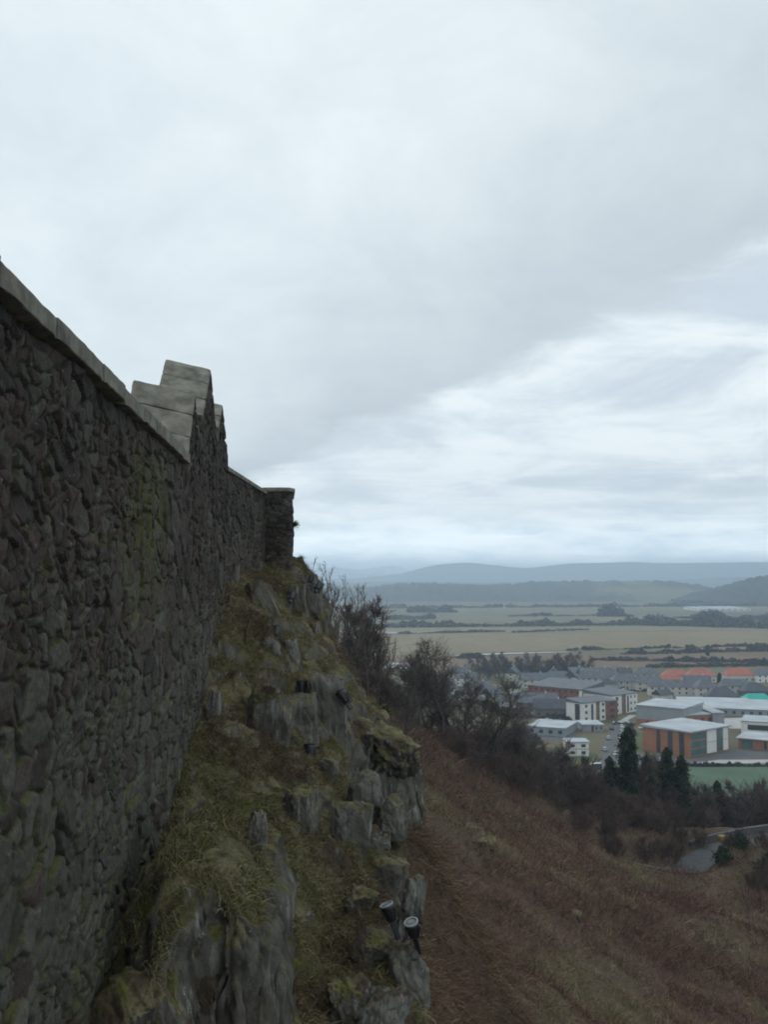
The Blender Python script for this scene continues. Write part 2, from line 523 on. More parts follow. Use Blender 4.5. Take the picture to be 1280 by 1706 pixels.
MAT = dict(
    masonry=masonry_material(),
    coping=plain_mat('sandstone_coping', (.138, .134, .108), .55, 2.6, .85, .3, bump=.5, bscale=18),
    crag=rock_material('crag_rock', (.112, .110, .094), .7, .40),
    boulder=rock_material('boulder_rock', (.140, .144, .128), .7, .72),
    mossy=rock_material('mossy_rock', (.060, .056, .050), .8, .22),
    ground=ground_material(),
    grass=tint_mat('dead_grass', .3, 3.0),
    stems=tint_mat('bramble_stems', .25, 1.0),
    bark=plain_mat('bark', (.065, .055, .046), .35, 3.0, .9),
    twig=plain_mat('twigs', (.074, .062, .054), .3, .5, .9),
    redtwig=plain_mat('reddish_twigs', (.080, .055, .047), .3, .4, .9),
    needle=plain_mat('dark_evergreen', (.026, .038, .024), .5, .8, .8),
    ivy=plain_mat('ivy', (.028, .036, .012), .5, 2.0, .7),
    black=plain_mat('black_paint', (.012, .013, .015), .2, 5.0, .45, .5),
    steel=plain_mat('galvanised_steel', (.22, .23, .24), .2, 8.0, .5, .4, metallic=.3),
    glass=plain_mat('lamp_glass', (.07, .085, .085), .15, 9.0, .35, .5),
    asphalt=plain_mat('asphalt', (.085, .088, .092), .2, .4, .9),
    paving=plain_mat('pale_paving', (.34, .34, .33), .15, .2, .9),
    verge=plain_mat('verge_grass', (.065, .078, .032), .3, .1, .95),
    pitch=plain_mat('green_pitch', (.058, .098, .062), .2, .06, .9),
    cream=plain_mat('cream_render', (.47, .45, .40), .14, .3, .9),
    white=plain_mat('white_render', (.66, .66, .63), .08, .3, .9),
    brown=plain_mat('brown_cladding', (.17, .12, .085), .2, .5, .85),
    brick=plain_mat('red_brick', (.19, .085, .062), .25, .5, .9),
    dark_wall=plain_mat('dark_roughcast', (.12, .11, .10), .2, .4, .9),
    orange=plain_mat('terracotta_cladding', (.31, .135, .075), .18, .3, .8),
    clad=plain_mat('grey_metal_cladding', (.25, .27, .29), .1, .2, .5, .4),
    slate=plain_mat('slate_roof', (.105, .115, .13), .25, .35, .75),
    slate2=plain_mat('darker_slate_roof', (.07, .075, .088), .25, .35, .75),
    flat=plain_mat('pale_flat_roof', (.33, .365, .39), .22, .12, .7),
    red=plain_mat('red_tile_roof', (.34, .12, .09), .2, .4, .85),
    teal=plain_mat('teal_sheet_roof', (.02, .33, .27), .12, .3, .6),
    pane=plain_mat('window_glass', (.035, .042, .05), .2, .3, .15, .6),
    tealpane=plain_mat('green_glazing', (.06, .13, .13), .3, .3, .2, .6),
    door=plain_mat('painted_door', (.06, .05, .05), .2, 1.0, .6),
    carwhite=plain_mat('white_car_paint', (.70, .71, .72), .05, 1.0, .25, .5),
    cardark=plain_mat('dark_car_paint', (.03, .035, .05), .2, 1.0, .25, .5),
    carred=plain_mat('red_car_paint', (.22, .03, .03), .2, 1.0, .25, .5),
    carsilver=plain_mat('silver_car_paint', (.34, .36, .38), .1, 1.0, .25, .5),
    tyre=plain_mat('tyre', (.02, .02, .02), .2, 4.0, .9),
    yellow=plain_mat('yellow_plastic', (.24, .17, .04), .1, 4.0, .6),
    lane=plain_mat('worn_tarmac', (.055, .057, .060), .3, .6, .9),
    palebark=plain_mat('pale_twigs', (.105, .088, .075), .3, .5, .9),
    water=plain_mat('river_water', (.22, .25, .27), .05, .01, .12, .6),
    wallstone=plain_mat('roadside_stone', (.075, .08, .08), .3, 2.0, .9),
)


# ================================================================== SETTING: terrain
def softplus(x):
    return np.log1p(np.exp(-np.abs(x))) + np.maximum(x, 0)


ROAD = np.array([(30, 122, -34.0), (35, 126.5, -36.0), (39, 131, -37.4), (42.5, 138, -38.2), (48, 146, -38.7), (57, 153, -39.0), (70, 160, -39.5), (90, 167, -40.5)], float)


EDGE = np.array([  # y, z at wall foot, edge x, z at edge
    (2, -9.5, 1.2, -10.5), (8, -8.2, 1.0, -9.2), (12, -7.0, .75, -8.1), (14, -6.2, .65, -7.7), (16.5, -5.4, .55, -7.3), (18, -5.1, .45, -6.9),
    (21.3, -4.25, .2, -6.1), (24, -3.4, .15, -5.8), (26, -2.7, -.6, -5.3), (28, -1.8, -1.1, -4.2), (29.5, -1.0, -.7, -4.4),
    (31, -.3, .7, -5.5), (33, .2, .9, -5.9), (35, .4, -.6, -4.0), (37, .45, -2.3, -1.3), (40.5, .65, -2.95, -.35), (44, .85, -2.8, -.5), (47, .3, -3.0, -1.8), (52, -2.5, -3.2, -6)])


def road_dist(x, y):
    best = np.full(np.shape(x), 1e9)
    zr = np.zeros(np.shape(x))
    for a, b in zip(ROAD[:-1], ROAD[1:]):
        d = b[:2] - a[:2]
        tt = np.clip(((x - a[0]) * d[0] + (y - a[1]) * d[1]) / (d @ d), 0, 1)
        q = np.hypot(x - a[0] - tt * d[0], y - a[1] - tt * d[1])
        m = q < best
        best = np.where(m, q, best)
        zr = np.where(m, a[2] + tt * (b[2] - a[2]), zr)
    return best, zr


def hz(x, y, rough=True):
    x = np.asarray(x, float)
    y = np.asarray(y, float)
    z = -14.7 - .68 * x + .52 * 4 * softplus((x - 28) / 4)
    z = z - 2.5 * softplus((z - .0) / 2.5)                       # the hill top levels off
    y0 = 118 + .7 * np.maximum(0, x - 8)
    z = z - .012 * np.maximum(0, y - y0) ** 2
    # scree and brambles banked against the foot of the crag
    xe_ = np.interp(y, EDGE[:, 0], EDGE[:, 2])
    ze_ = np.interp(y, EDGE[:, 0], EDGE[:, 3])
    out_ = np.maximum(0, x - xe_)
    k_ = np.interp(y, [8, 18, 23, 27, 46, 56], [.35, .5, .75, 1, 1, 0])
    z = z + k_ * np.maximum(0, ze_ - 1.3 - z) * np.exp(-(out_ / 3.6) ** 1.3)
    z = z + 2.3 * np.exp(-(((x - 47.5) / 5.5) ** 2 + ((y - 130.5) / 5) ** 2))
    if rough:
        k = sstep(-69, -58, z) * (1 - .65 * sstep(95, 125, y))
        z = z + k * (.75 * fbm(x / 11, y / 11, 0, 3, 11) + .22 * fbm(x / 2.1, y / 2.1, 0, 3, 12))
    rd, zr = road_dist(x, y)
    w = sstep(6.0, 2.6, rd)
    z = z * (1 - w) + (zr - .12) * w
    return PLAIN + 3.0 * softplus((z - PLAIN) / 3.0) - .0


def graded(lo, flo, fhi, hi, step, g=1.13):
    mid = list(np.arange(flo, fhi + step, step))
    a, s = [], step
    p = flo
    while p > lo:
        s *= g
        p -= s
        a.append(max(p, lo))
    b, s = [], step
    p = mid[-1]
    while p < hi:
        s *= g
        p += s
        b.append(min(p, hi))
    return np.array(a[::-1] + mid + b)


gx = np.unique(np.concatenate([graded(-12000, -30, 95, 12000, 1.0), np.arange(-4, 9, .3)]))
gy = np.unique(np.concatenate([graded(-280, 8, 230, 13300, 1.0), np.arange(10, 52, .4)]))
GX, GY = np.meshgrid(gx, gy)
GZ = hz(GX, GY)
GZ = np.where(GZ < PLAIN + .02, PLAIN, GZ)
nx, ny = len(gx), len(gy)


def grid_faces(nrow, ncol):
    i = (np.arange(nrow - 1)[:, None] * ncol + np.arange(ncol - 1)[None, :]).ravel()
    return np.stack([i, i + 1, i + ncol + 1, i + ncol], -1)


gr = mesh_np('ground', np.stack([GX, GY, GZ], -1), grid_faces(ny, nx), MAT['ground'], smooth=True, floats={'hill': sstep(-69, -60, GZ)})
tag(gr, 'brown castle hillside falling to a wide flat plain', 'ground', kind='structure')


def strip(name, pts, width, mat, dz, label, cat):
    pts = np.asarray(pts, float)
    T = np.gradient(pts[:, :2], axis=0)
    T /= np.linalg.norm(T, axis=1, keepdims=True)
    nrm = np.stack([-T[:, 1], T[:, 0]], -1)
    wv = np.asarray(width) * np.ones(len(pts))
    L, R = pts.copy(), pts.copy()
    L[:, :2] += nrm * wv[:, None] / 2
    R[:, :2] -= nrm * wv[:, None] / 2
    L[:, 2] += dz
    R[:, 2] += dz
    V = np.stack([L, R], 1).reshape(-1, 3)
    i = np.arange(len(pts) - 1) * 2
    o = mesh_np(name, V, np.stack([i + 1, i + 3, i + 2, i], -1), mat)
    return tag(o, label, cat, kind='structure')


def dense(pts, n=8):
    pts = np.asarray(pts, float)
    tt = np.linspace(0, len(pts) - 1, (len(pts) - 1) * n + 1)
    out = np.stack([np.interp(tt, np.arange(len(pts)), pts[:, k]) for k in range(3)], -1)
    ker = np.ones(5) / 5
    for k in range(3):
        pad = np.concatenate([[out[0, k]] * 2, out[:, k], [out[-1, k]] * 2])
        out[:, k] = np.convolve(pad, ker, 'valid')
    return out


strip('road', dense(ROAD), 4.6, MAT['lane'], .05, 'grey lane bending round the foot of the hillside', 'road')


def sheet(name, pix, mat, dz, label, cat):
    """flat patch of the plain given by its corners"""
    P = np.array([gp(*p) for p in pix])
    P[:, 2] = PLAIN + dz
    me = bpy.data.meshes.new(name)
    me.from_pydata([tuple(p) for p in P], [], [list(range(len(P)))])
    me.update()
    if me.polygons[0].normal.z < 0:
        me.flip_normals()
    me.materials.append(mat)
    o = link(bpy.data.objects.new(name, me))
    return tag(o, label, cat, kind='structure')


FM = dict(  # winter pasture, stubble and rough grass
    tan=field_mat('tan_stubble', (.185, .155, .098), (.155, .138, .082)),
    olive=field_mat('olive_pasture', (.160, .134, .072), (.192, .154, .096)),
    green=field_mat('green_pasture', (.108, .106, .066), (.148, .128, .082), .008),
    pale=field_mat('pale_grass', (.19, .17, .11), (.15, .145, .085), .008),
    rough=field_mat('rough_brown_grass', (.150, .108, .072), (.120, .092, .060), .02),
    moor=field_mat('grey_brown_moss', (.105, .092, .075), (.085, .078, .06), .012),
)
sheet('field', [(420, 1118), (1500, 1108), (1500, 1082), (420, 1096)], FM['rough'], .10, 'rough brown field behind the housing estate', 'field')
sheet('field', [(420, 1094), (640, 1092), (960, 1083.5), (1500, 1079), (1500, 1049), (640, 1056), (420, 1058)], FM['olive'], .14, 'broad olive field beyond the river', 'field')
sheet('field', [(420, 1057), (640, 1055), (1500, 1048), (1500, 1041), (640, 1046), (420, 1046)], FM['tan'], .18, 'narrow tan field beyond the olive one', 'field')
sheet('field', [(420, 1044), (640, 1044), (1150, 1038), (1150, 1024), (640, 1027), (420, 1028)], FM['green'], .22, 'green pasture in front of the small copses', 'field')
sheet('field', [(1150, 1038), (1600, 1037), (1600, 1018), (1150, 1022)], FM['moor'], .22, 'grey brown field at the right of the valley', 'field')
sheet('field', [(420, 1027), (640, 1026), (1600, 1017), (1600, 1009), (420, 1012)], FM['green'], .26, 'far green pasture under the wooded ridge', 'field')
sheet('field', [(820, 1014), (1010, 1012.5), (1120, 1013), (1120, 1010), (820, 1010)], FM['pale'], .34, 'pale strip of field at the foot of the ridge', 'field')
sheet('field', [(1000, 1034), (1140, 1031), (1140, 1028), (1000, 1031)], FM['pale'], .34, 'pale strip of field between two hedges', 'field')
sheet('river', [(760, 1093), (790, 1092.0), (860, 1089.6), (950, 1087.0), (950, 1086.2), (860, 1088.2), (790, 1090.4), (760, 1092)], MAT['water'], .40, 'pale stretch of river across the fields', 'river')
sheet('river', [(640, 1056.5), (705, 1055.5), (705, 1053.7), (640, 1054)], MAT['water'], .40, 'short pale reach of river beside the bare trees', 'river')


# hills
def ridge(name, D, depth, prof, mat, label, amp, seed, base=PLAIN, steep=1.0, dx=None, crowns=0.0, cs=30.0):
    """a long hill: skyline heights given as photo pixels at distance D, real depth towards and away from the camera"""
    pp = np.array([at(px, py, D) for px, py in prof])
    n = 420
    xs = np.linspace(pp[0, 0], pp[-1, 0], n)
    top = np.interp(xs, pp[:, 0], pp[:, 2])
    ker = np.hanning(19)
    ker /= ker.sum()
    top = np.convolve(np.concatenate([[top[0]] * 9, top, [top[-1]] * 9]), ker, 'valid')
    k = 46
    vv = np.linspace(-1, 1, k)
    S = np.cos(vv * pi / 2)[:, None] ** steep
    Xg = np.broadcast_to(xs[None, :], (k, n)).copy()
    Yg = D + vv[:, None] * depth + 0 * Xg
    nz_ = fbm(Xg / (depth * .5), Yg / (depth * .5), 0, 5, seed)
    Zg = base - 3 + (top[None, :] - base + 3) * S * (1 + 0 * nz_) + amp * nz_ * np.sin(np.abs(vv) * pi)[:, None]
    if crowns:
        Zg = Zg + crowns * np.abs(fbm(Xg / cs, Yg / cs, 0, 2, seed + 5)) * sstep(0, .15, S)
    o = mesh_np(name, np.stack([Xg, Yg, Zg], -1), grid_faces(k, n), mat, smooth=True)
    return tag(o, label, 'hill', kind='structure')


ridge('mountain', 11500, 700, [(380, 958), (470, 950), (560, 945), (600, 948), (640, 944), (655, 942), (675, 947), (700, 957), (760, 962), (830, 965)], hill_mat('snowy_mountain', (.30, .32, .34), (.75, .77, .78), True), 'snow dusted mountain fading into cloud', 20, 31)
ridge('hills', 9600, 1200, [(560, 968), (630, 962), (670, 956), (690, 950), (712, 944), (745, 939.5), (780, 937.5), (812, 940), (850, 944.5), (880, 946.5), (915, 943.5), (960, 939), (1010, 938), (1045, 936.8), (1100, 938.5), (1170, 938), (1230, 936.5), (1300, 936), (1500, 940)], hill_mat('far_moorland', (.05, .05, .045), (.075, .07, .06), True), 'long blue moorland hills on the horizon', 30, 32)
ridge('hills', 6800, 900, [(300, 972), (560, 970), (700, 969.5), (900, 971), (1050, 970), (1150, 965), (1230, 962), (1400, 958)], hill_mat('low_far_hills', (.05, .055, .045), (.10, .10, .07), True), 'low pale ground before the far hills', 14, 33)
ridge('hills', 3600, 520, [(420, 990), (560, 984), (620, 980), (665, 976), (705, 974), (750, 976), (800, 977), (850, 976), (900, 971.5), (950, 970.5), (1000, 970), (1060, 971), (1110, 972.5), (1150, 975), (1165, 985), (1200, 992), (1300, 990), (1500, 985)], hill_mat('wooded_ridge', (.046, .050, .048), (.125, .125, .075)), 'dark wooded ridge across the valley', 12, 34, crowns=10.0, cs=26.0)
ridge('hills', 2900, 330, [(1150, 1003), (1180, 990), (1205, 982), (1235, 972), (1265, 964), (1300, 960), (1400, 950), (1600, 955)], hill_mat('wooded_spur', (.034, .038, .036), (.04, .044, .038)), 'dark wooded spur at the right of the valley', 8, 35, crowns=8.0, cs=24.0)

# ================================================================== CASTLE WALL
WN = np.array([.9974, .0715])
WU = np.array([-.0715, .9974])
PATH = [tuple(-2.8 * WN + WU * 1.0), tuple(-2.8 * WN + WU * 31.75), (-4.88, 40.5)]
TOWER_CORNER = [(-4.88, 40.5), (-4.15, 40.42), (-3.88, 40.55), (-3.80, 40.85), (-4.15, 44.5)]


def wall_top(L):
    """top of the masonry along wall one (L is the distance along it + 1)"""
    pts = [(0, 2.46), (21.65, 2.46), (22.85, 4.14), (23.7, 3.25), (24.38, 3.25), (24.42, 3.92), (26.2, 5.40), (28.1, 3.82), (28.48, 3.82), (28.52, 4.22), (29.67, 5.06), (31.0, 4.30), (31.72, 4.25), (31.76, 3.45), (34, 3.43), (60, 3.43)]
    a = np.array(pts)
    return np.interp(L, a[:, 0], a[:, 1])


def wall_bottom(L):
    a = np.array([(0, -10), (12, -9.5), (16, -8.3), (21, -6.6), (26, -5.0), (30, -2.6), (33, -1.6), (60, -1.6)])
    return np.interp(L, a[:, 0], a[:, 1])


def masonry_strip(name, pts, L0, cols, rows, parent, thick, stone=(.60, .36), seed=3, topf=wall_top):
    pts = np.array(pts, float)
    seg = np.linalg.norm(np.diff(pts, axis=0), axis=1)
    cum = np.concatenate([[0], np.cumsum(seg)])
    s = cols
    x = np.interp(s, cum, pts[:, 0])
    y = np.interp(s, cum, pts[:, 1])
    tx, ty = np.gradient(x, s), np.gradient(y, s)
    ln = np.hypot(tx, ty)
    nx_, ny_ = ty / ln, -tx / ln
    L = s + L0
    zt, zb = topf(L), wall_bottom(L)
    tt = np.linspace(0, 1, rows)[:, None]
    Zg = zb[None, :] + tt * (zt - zb)[None, :]
    Lg = np.broadcast_to(L[None, :], Zg.shape)
    wx = .22 * fbm(Lg * 1.3, Zg * 1.3, 0, 3, seed + 40) + .035 * fbm(Lg * 7, Zg * 7, 0, 3, seed + 41)
    wz = .14 * fbm(Lg * 1.3, Zg * 1.3, 5, 3, seed + 50) + .030 * fbm(Lg * 7, Zg * 7, 5, 3, seed + 51)
    # rubble: two stone sizes, the big slabs low down near the camera
    f1, f2, c1, cu, cv = voronoi((Lg + wx) / stone[0], (Zg + wz) / stone[1], seed)
    g1, g2, c2, du, dv = voronoi((Lg + wx) / (stone[0] * 1.75), (Zg + wz) / (stone[1] * 2.3), seed + 9)
    h1, h2, c3, eu, ev = voronoi((Lg + wx) / (stone[0] * .52), (Zg + wz) / (stone[1] * .55), seed + 19)
    sel = fbm(Lg / 2.3, Zg / 1.5, 0, 3, seed + 60)
    big = (sel + .5 * sstep(-2.2, -4.6, Zg) - .5 * sstep(1.5, 3, Zg)) > .47
    small = (~big) & (sel < -.33)
    e = np.where(big, g2 - g1, np.where(small, h2 - h1, f2 - f1))
    cid = np.where(big, c2, np.where(small, c3, c1))
    au = np.where(big, du, np.where(small, eu, cu))
    av = np.where(big, dv, np.where(small, ev, cv))
    r1 = (cid * 7.13) % 1.0
    r2 = (cid * 13.7) % 1.0
    r3 = (cid * 29.3) % 1.0
    r4 = (cid * 53.9) % 1.0
    body = .9 * sstep(.03, .12, e) + .1 * sstep(.05, .5, e)
    d = body * (.032 + .045 * r1) + body * (au * (r2 - .5) + av * (r3 - .5)) * .11
    d += .020 * fbm(Lg * 3.8, Zg * 4.5, cid * 9, 5, seed + 70, .66) * body + .05 * fbm(Lg / 1.9, Zg / 1.9, 0, 3, seed + 80)
    d *= sstep(0, .03, tt) * .999 + .001
    Xg = x[None, :] + nx_[None, :] * d
    Yg = y[None, :] + ny_[None, :] * d
    pal = np.array([(.046, .030, .027), (.050, .037, .032), (.067, .062, .051), (.041, .027, .022), (.074, .069, .057)])
    ci = np.minimum((r4 * 5).astype(int), 4)
    low = sstep(.5, -3, Zg)
    ci = np.where((ci != 2) & (ci != 4) & (r2 < low * .75), np.where(r1 > .5, 4, 2), ci)
    ci = np.where((ci == 4) & (r1 > low + .25), 1, ci)
    colr = pal[ci] * ((.42 + 1.15 * r3) * (1 - .25 * sstep(.3, 2.2, Zg)))[..., None]
    joint = np.array([.017, .016, .011])
    k = sstep(.02, .13, e)[..., None]
    jm = (sstep(.12, .38, fbm(Lg / .9, Zg / .7, 3, 3, seed + 90)) * sstep(2.4, .2, Zg))[..., None]
    colr = (joint * (1 - jm) + np.array([.052, .060, .014]) * jm) * (1 - k) + colr * k
    moss = 1.2 * np.exp(-(((Lg - 17.0) / 1.9) ** 2)) * sstep(-1.2, .6, Zg) * sstep(2.7, 1.6, Zg) + .8 * np.exp(-(((Lg - 14.5) / 3) ** 2)) * sstep(-4.2, -5.5, Zg)
    # top and back of the wall
    bx, by = x - nx_ * thick, y - ny_ * thick
    ext = [np.stack([bx, by, zt], -1), np.stack([bx, by, zb], -1)]
    V = np.concatenate([np.stack([Xg, Yg, Zg], -1)] + [q[None] for q in ext])
    C = np.concatenate([colr, colr[-1:], colr[-1:]])
    Mo = np.concatenate([moss, moss[-1:] * 0, moss[-1:] * 0])
    return mesh_np(name, V, grid_faces(rows + 2, len(s)), MAT['masonry'], parent, smooth=True, color=C.reshape(-1, 3), floats={'moss': Mo})


castle = empty('castle_wall', (0, 0, 0), label='dark rubble stone castle wall with pale coping and three gabled caps on the crag', cat='castle wall')
cols = np.concatenate([np.arange(0, 6, .06), np.arange(6, 16, .024), np.arange(16, 30.7, .045), [30.72, 30.74, 30.76, 30.78], np.arange(30.85, 39.7, .06)])
pth = np.array(PATH)
total = np.linalg.norm(np.diff(pth, axis=0), axis=1).sum()
cols = cols[cols < total]
masonry_strip('masonry', PATH, 1.0, cols, 470, castle, 1.0)
tw = np.array(TOWER_CORNER)
tl = np.linalg.norm(np.diff(tw, axis=0), axis=1).sum()
masonry_strip('tower', TOWER_CORNER, 41.0, np.linspace(0, tl, 110), 130, castle, .9, (.5, .26), 23, lambda L: np.full(np.shape(L), 3.55))


def wpt(L, off, z):
    """point on wall one: L along (same measure as wall_top), off outwards"""
    p = -2.8 * WN + WU * L + WN * off
    return (p[0], p[1], z)


rs = random.Random(5)


def slab(name, a, b, off0, off1, rise, th, joint=.012):
    """a coping slab over the wall from a to b (L, z); it tilts up by rise towards the inside; th thick, normal to the slope"""
    (la, za), (lb, zb_) = a, b
    dl, dz = lb - la, zb_ - za
    ln = math.hypot(dl, dz)
    ul, uz = dl / ln, dz / ln
    la, za, lb, zb_ = la + ul * joint, za + uz * joint, lb - ul * joint, zb_ - uz * joint
    nl, nz_ = -uz, ul
    j = [rs.uniform(-.008, .008) for _ in range(4)]
    V = []
    for (l, z) in ((la, za), (lb, zb_)):
        for off, up_ in ((off0, 0.0), (off1, rise)):
            V += [wpt(l, off + j[0], z + up_ + j[1]), wpt(l + nl * th, off + j[0], z + up_ + nz_ * th + j[2])]
    fs = [(0, 1, 3, 2), (4, 6, 7, 5), (0, 4, 5, 1), (2, 3, 7, 6), (1, 5, 7, 3), (0, 2, 6, 4)]
    o = MB().add(V, fs).build(name, MAT['coping'], castle)
    bm = bmesh.new()
    bm.from_mesh(o.data)
    bmesh.ops.subdivide_edges(bm, edges=bm.edges[:], cuts=9, use_grid_fill=True)
    bm.normal_update()
    co = np.array([v_.co for v_ in bm.verts])
    sharp = np.array([max((e_.calc_face_angle(0) for e_ in v_.link_edges), default=0) > .6 for v_ in bm.verts])
    nz2 = fbm(co[:, 0] * 5, co[:, 1] * 5, co[:, 2] * 5, 4, 140)
    for v_, a_, sh_ in zip(bm.verts, nz2, sharp):
        v_.co += v_.normal * (float(a_) * .011 - (.016 * (1 + max(0, float(a_)) * 1.6) if sh_ else 0))
    bm.to_mesh(o.data)
    bm.free()
    return o


# level coping along the near wall
L = 2.0
while L < 21.5:
    n_ = min(L + rs.uniform(1.25, 2.3), 21.65)
    if 21.65 - n_ < .8:
        n_ = 21.65
    z0, z1 = wall_top(L), wall_top(n_)
    dzj = rs.uniform(-.012, .012)
    slab('coping_stone', (L, float(z0) + .003 + dzj), (n_, float(z1) + .003 + dzj), .17, -1.12, .08, .25)
    L = n_
# sloping caps: (low end, ridge, far valley)
for lo, top_, hi, nn, wd_ in (((21.58, 2.50), (22.86, 4.18), (23.72, 3.27), 3, 1.30), ((24.34, 3.90), (26.21, 5.44), (28.12, 3.84), 3, 1.07), ((28.46, 4.22), (29.68, 5.09), (31.02, 4.32), 2, 1.07)):
    for a, b in ((lo, top_), (top_, hi)):
        for k in range(nn):
            p = (a[0] + (b[0] - a[0]) * k / nn, a[1] + (b[1] - a[1]) * k / nn)
            q = (a[0] + (b[0] - a[0]) * (k + 1) / nn, a[1] + (b[1] - a[1]) * (k + 1) / nn)
            slab('gable_slab', p, q, .10, -wd_, .24 * wd_, .10)
# coping of the farther stretch and of the tower
m = MB()
a = np.array(PATH[1])
b = np.array(PATH[2])
for k in range(6):
    p0, p1 = a + (b - a) * (k / 6 + .002), a + (b - a) * ((k + 1) / 6 - .002)
    MB().add([(p0[0] + .12, p0[1], 3.44), (p1[0] + .12, p1[1], 3.44), (p1[0] - 1.4, p1[1], 3.44), (p0[0] - 1.4, p0[1], 3.44),
              (p0[0] + .12, p0[1], 3.58), (p1[0] + .12, p1[1], 3.58), (p1[0] - 1.4, p1[1], 3.74), (p0[0] - 1.4, p0[1], 3.74)],
             [(3, 2, 1, 0), (4, 5, 6, 7), (0, 1, 5, 4), (1, 2, 6, 5), (2, 3, 7, 6), (3, 0, 4, 7)]).build('coping_stone', MAT['coping'], castle, bevel=.012)
tc_poly = [(-5.0, 40.38), (-4.1, 40.30), (-3.80, 40.42), (-3.66, 40.80), (-4.05, 44.6), (-5.0, 44.6)]
MB().prism(tc_poly, 3.553, 3.73).build('tower_coping', MAT['coping'], castle, bevel=.05)

# ================================================================== CRAG

def wall_x(y):
    return np.interp(y, [0, 31.5, 40.5, 40.9, 60], [-2.81, -5.07, -4.88, -3.7, -3.6])


def blocky(x, y, s, seed):
    f1, f2, c, a, b = voronoi(x / s + .3 * fbm(x / s, y / s, 0, 2, seed), y / s, seed, .45, .2)
    return c, f2 - f1, a, b


def crag_z(x, y, rough=True):
    x = np.asarray(x, float)
    y = np.asarray(y, float)
    zw = np.interp(y, EDGE[:, 0], EDGE[:, 1])
    xe = np.interp(y, EDGE[:, 0], EDGE[:, 2]) + .35 * fbm(y / 1.3, 0 * y, 0, 3, 71)
    ze = np.interp(y, EDGE[:, 0], EDGE[:, 3])
    xw = wall_x(y)
    q = np.clip((x - xw) / np.maximum(xe - xw, .3), 0, 1.0)
    z = zw + (ze - zw) * (.55 * q + .45 * q * q)
    # stepped ledges: treads with short risers
    st = .95
    ph = z / st + .8 * fbm(x / 1.7, y / 1.7, 0, 3, 72)
    fr = ph - np.floor(ph)
    z = z + st * (sstep(.45, .95, fr) - fr) * .55 * sstep(19, 23, y)
    # gully between the dome and the rocks of the edge
    z = z - .75 * np.exp(-(((x + 1.0) / .7) ** 2)) * sstep(21, 18, y)
    # grassy dome against the wall with its vertical front
    front = 13.75 + .16 * fbm(x * 3.1, 0 * x, 0, 4, 73) + .25 * np.abs(x + 2.9) + 1.4 * sstep(-2.6, -3.4, x)
    right = -1.72 + .12 * fbm(y * 2.5, 0 * y, 3, 3, 74) - .10 * np.maximum(0, y - 15)
    dome = -3.98 - .16 * np.maximum(0, x + 3.2) ** 2 - .02 * (y - 15.5) ** 2 - .25 * sstep(-2.4, -1.7, x) - 1.05 * sstep(-3.05, -4.0, x)
    dome = dome - 3.4 * sstep(front, front - .8 - 3.4 * sstep(-2.25, -3.2, x), y) - 1.9 * sstep(right, right + .5, x) - .9 * sstep(17.8, 19.2, y)
    z = np.maximum(z, dome)
    if rough:
        c, e, a, b = blocky(x, y, .8, 75)
        z = z + (.24 * (c - .5) + .3 * a * (((c * 17) % 1) - .5) + .3 * b * (((c * 31) % 1) - .5)) * sstep(.0, .16, e) * sstep(19, 21, y)
        z = z + .16 * fbm(x / .8, y / .8, 0, 4, 76) + .03 * fbm(x * 4, y * 4, 0, 3, 77)
    # beyond the edge the rock drops to the hillside
    over = np.maximum(0, x - xe)
    z = z - 9.0 * over * (1 + .35 * fbm(y * 1.8, x, 0, 3, 78)) - .5 * sstep(0, .25, over)
    return z


yy = np.concatenate([np.arange(4, 11, .12), np.arange(11, 12.4, .05), np.arange(12.4, 16.2, .02), np.arange(16.2, 24, .035), np.arange(24, 53, .06)])
qq = np.concatenate([np.linspace(0, 1, 150), 1 + np.linspace(0, 1, 91)[1:]])
XW = wall_x(yy) - .35
XR = np.interp(yy, EDGE[:, 0], EDGE[:, 2]) + .15
CX = XW[:, None] + (XR - XW)[:, None] * np.minimum(qq, 1)[None, :] + 1.25 * np.maximum(0, qq - 1)[None, :]
CY = np.broadcast_to(yy[:, None], CX.shape).copy()
CZ = crag_z(CX, CY)
# past the edge the face hangs straight down
XE = np.interp(CY, EDGE[:, 0], EDGE[:, 2]) + .35 * fbm(CY / 1.3, 0 * CY, 0, 3, 71)
OV = np.maximum(0, CX - XE - .12)
P = np.stack([CX - OV * 1.12, CY, CZ], -1)
# roughen steep faces sideways
du_ = np.gradient(P, axis=1)
dv_ = np.gradient(P, axis=0)
NR = np.cross(du_, dv_)
NR /= np.linalg.norm(NR, axis=2, keepdims=True) + 1e-9
steep_ = 1 - np.clip(NR[..., 2], 0, 1)
kk = (.16 * fbm(CX * 1.6, CY * 1.6, CZ * 1.6, 5, 81, .6) + .035 * fbm(CX * 7, CY * 7, CZ * 2.0, 3, 82)) * steep_
f1_, f2_, c_, a_, b_ = voronoi((CX + .7 * CY) / .42 + .4 * fbm(CX, CY, CZ, 3, 83), CZ / .8 + .4 * fbm(CX, CY, CZ, 3, 84), 85, .45, .2)
e_ = f2_ - f1_
kk = kk + sstep(.45, .8, steep_) * (.20 * (c_ - .5) + .26 * a_ * (((c_ * 17) % 1) - .5) + .2 * b_ * (((c_ * 37) % 1) - .4) - .10 * sstep(.12, .0, e_))
P += NR * kk[..., None]
crag = mesh_np('crag', P, grid_faces(len(yy), len(qq)), MAT['crag'], smooth=True)
tag(crag, 'rocky grassy crag stepping down from the foot of the wall', 'crag', kind='structure')


